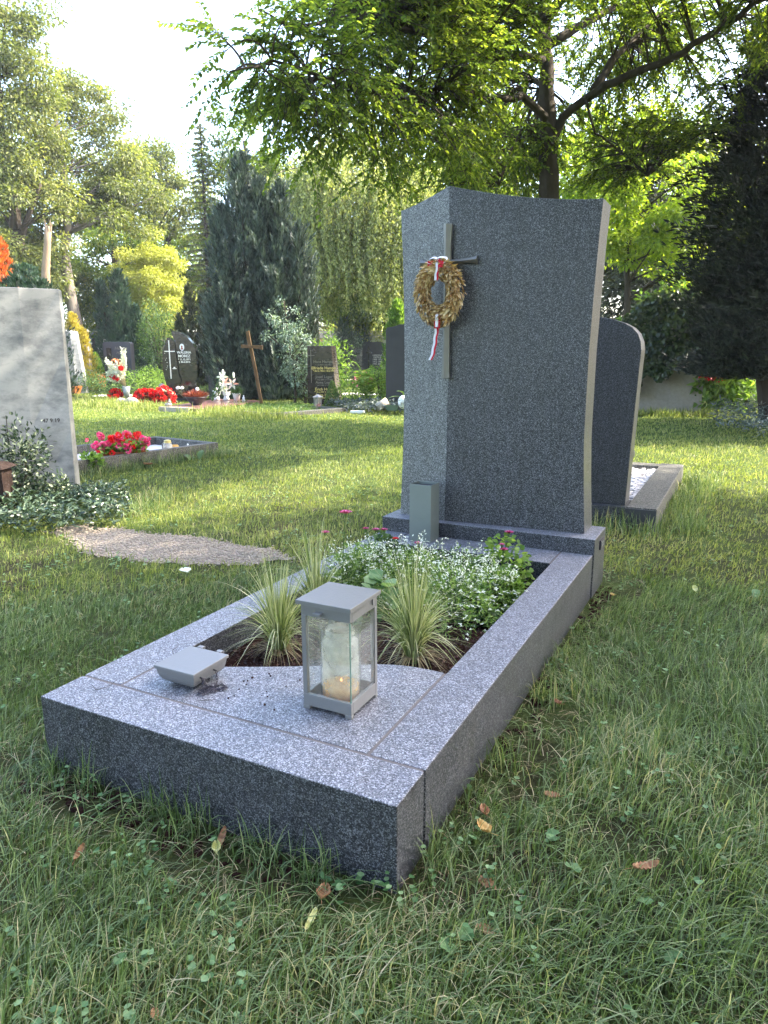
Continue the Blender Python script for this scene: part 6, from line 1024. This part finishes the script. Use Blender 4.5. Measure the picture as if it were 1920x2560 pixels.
def broad_leaf(label, loc, L_, W_, rz, tilt, m='weed', grp='broad weed leaves in the lawn'):
    b = MB(); k_ = 12; V = []; 
    for i in range(k_): t = i/(k_-1); w_ = W_*math.sin(math.pi*min(1, t*.92+.06))**.75*(1+.08*math.sin(t*30)); V += [(-w_, t*L_, .02*math.sin(t*3)+w_*.25), (0, t*L_, .02*math.sin(t*3)), (w_, t*L_, .02*math.sin(t*3)+w_*.25)]
    b.add(V, [[(3*i+j, 3*i+j+1, 3*i+j+4, 3*i+j+3) for i in range(k_-1) for j in (0, 1)]], .6); o = b.build('weed_leaf', M[m], smooth=True); o.location = loc; o.rotation_euler = (tilt, 0, rz); tag(o, label, 'weed leaf', grp)
broad_leaf('upright pale broad weed leaf far right in the lawn', (.64, 2.22, -.012), .075, .017, .1, .5); broad_leaf('bright green broad leaf standing against the pink grave border', (-4.25, 4.30, .02), .13, .03, .4, .6, 'midgreen'); broad_leaf('second smaller bright leaf below the one at the pink grave border', (-4.28, 4.20, .02), .10, .028, 1.6, .5, 'midgreen')
def fallen(label, loc, L_, W_, m, rz, curl=1.0, roll=0., grp='fallen leaves in the grass'):
    L_ *= .78; W_ *= .78; b = MB(); k_ = 16; V = []; rg2 = np.random.default_rng(abs(int(loc[0]*1000))+3)
    for i in range(k_):
        t = i/(k_-1); w_ = W_*math.sin(math.pi*min(1, t*.95+.03))**.7*(1+.14*math.sin(t*40+loc[0]*9)); a = curl*(t-.5)*2.2; 
        yy = L_*.5*math.sin(a)/max(.3, curl*1.1); zz = L_*.35*(1-math.cos(a))*curl*.8
        for j, s_j in enumerate((-1, -.5, 0, .5, 1)): V.append((w_*s_j*.85, yy, zz+abs(s_j)**1.5*W_*.75*curl+.0015*math.sin(t*50+j)))
    F = [(5*i+j, 5*i+j+1, 5*i+j+6, 5*i+j+5) for i in range(k_-1) for j in range(4)]; b.add(V, [F], np.repeat(rg2.uniform(.2, .9, k_), 5)); b.tube([(0, -L_*.5*math.sin(curl*1.1)/max(.3, curl*1.1), L_*.1*curl), (.004, -L_*.8, .008)], .0007, 4)
    o = b.build('fallen_leaf', M[m], smooth=True); o.location = loc; o.rotation_euler = (roll, 0, rz); md = o.modifiers.new('s', 'SOLIDIFY'); md.thickness = .0004; tag(o, label, 'fallen leaf', grp)
fallen('curled golden fallen leaf right of the front kerb corner', (.105, .215, .035), .06, .018, 'dry_gold', 1.1, 1.0); fallen('small brown leaf directly behind the curled golden leaf', (.085, .275, .035), .05, .015, 'dry_leaf', .6, .8)
fallen('long reddish brown curled leaf lying at the right of the foreground', (.43, .25, .035), .085, .015, 'dry_leaf', -.9, .8); fallen('brown crinkled leaf in the bare soil under the kerb corner', (-.115, -.085, .02), .05, .02, 'dry_leaf', .3, .9)
fallen('yellow twisted leaf strip below the crinkled brown leaf', (-.105, -.145, .018), .075, .010, 'dry_yellow', .2, .5); fallen('pale brown leaf among round weed leaves before the kerb corner', (.185, -.015, .008), .05, .016, 'dry_leaf', 1.4, .4)
fallen('dark flat brown leaf hidden under the long grass', (.15, .10, .006), .06, .018, 'dry_leaf', 1.2, .4); fallen('brown upright leaf leaning on the front of the granite kerb', (-.40, -.04, .015), .07, .012, 'dry_leaf', .2, .6, .6); fallen('yellow green leaf curled below the upright brown leaf', (-.385, -.075, .02), .05, .014, 'dry_yellow', .7, .8)
fallen('small rust brown leaf in the grass at the lower edge', (.28, -.26, .03), .045, .012, 'dry_leaf', .4, .9); fallen('pinkish brown leaf right of the granite kerb middle', (.11, .86, .03), .04, .012, 'dry_leaf', 1.0, .9); fallen('dark red leaf deep in the grass right of the kerb', (.20, .42, .02), .05, .016, 'dry_leaf', 1.7, .7)
fallen('pale white leaf lying on the lawn left of the border', (-1.75, 1.34, .045), .09, .04, 'petal_white', 1.0, .3); fallen('tan leaf on the lawn below the pink flower grave', (-4.36, 3.72, .04), .13, .035, 'dry_leaf', 1.9, .7); fallen('cream leaf standing in the lawn far right', (.40, 2.10, .05), .04, .018, 'dry_yellow', .5, .5, .8)
fallen('light tan leaf by the dirt behind the plinth corner', (.09, 1.92, .03), .035, .012, 'dry_gold', .8, .7); fallen('rust leaf at the left edge of the foreground lawn', (-.62, -.22, .03), .05, .012, 'dry_leaf', .1, .8, .5); fallen('small red brown leaf in the lower left grass', (-.22, -.42, .02), .03, .01, 'dry_leaf', .9, .6)
# soil clods by the kerb
b = MB()
for i in range(420):
    side = rng.integers(0, 3); t_ = rng.uniform(0, 1)**.6
    x, y = ((-t_*1.0, -rng.uniform(.005, .11)), (rng.uniform(.008, .08), t_*2.1), (-1-rng.uniform(.008, .06), t_*1.5))[side]; s2 = rng.uniform(.003, .012); b.blob((x, y, s2*.3), (s2, s2, s2*.6), i, 7, 5, .3)
tag(b.build('soil_clods', M['soil']), 'dark crumbly soil clods along the foot of the granite border', 'soil', kind='stuff')
for o in bpy.data.objects:
    if o.name.startswith('soil_crumbs'): o['category'] = 'crumbs'

# ---------------------------------------------------------------- light morning haze
hz = MB(); hz.box(-75, 45, -30, 75, -1, 30); hm_ = bpy.data.materials.new('air'); hm_.use_nodes = True; n_ = hm_.node_tree; n_.nodes.clear(); o_ = n_.nodes.new('ShaderNodeOutputMaterial'); v_ = n_.nodes.new('ShaderNodeVolumePrincipled'); v_.inputs['Color'].default_value = (.9, .93, 1, 1); v_.inputs['Density'].default_value = 0.0007; n_.links.new(v_.outputs[0], o_.inputs['Volume'])
tag(hz.build('haze', hm_), 'faint pale haze in the cemetery air', 'haze', kind='stuff'); cy.volume_bounces = 0
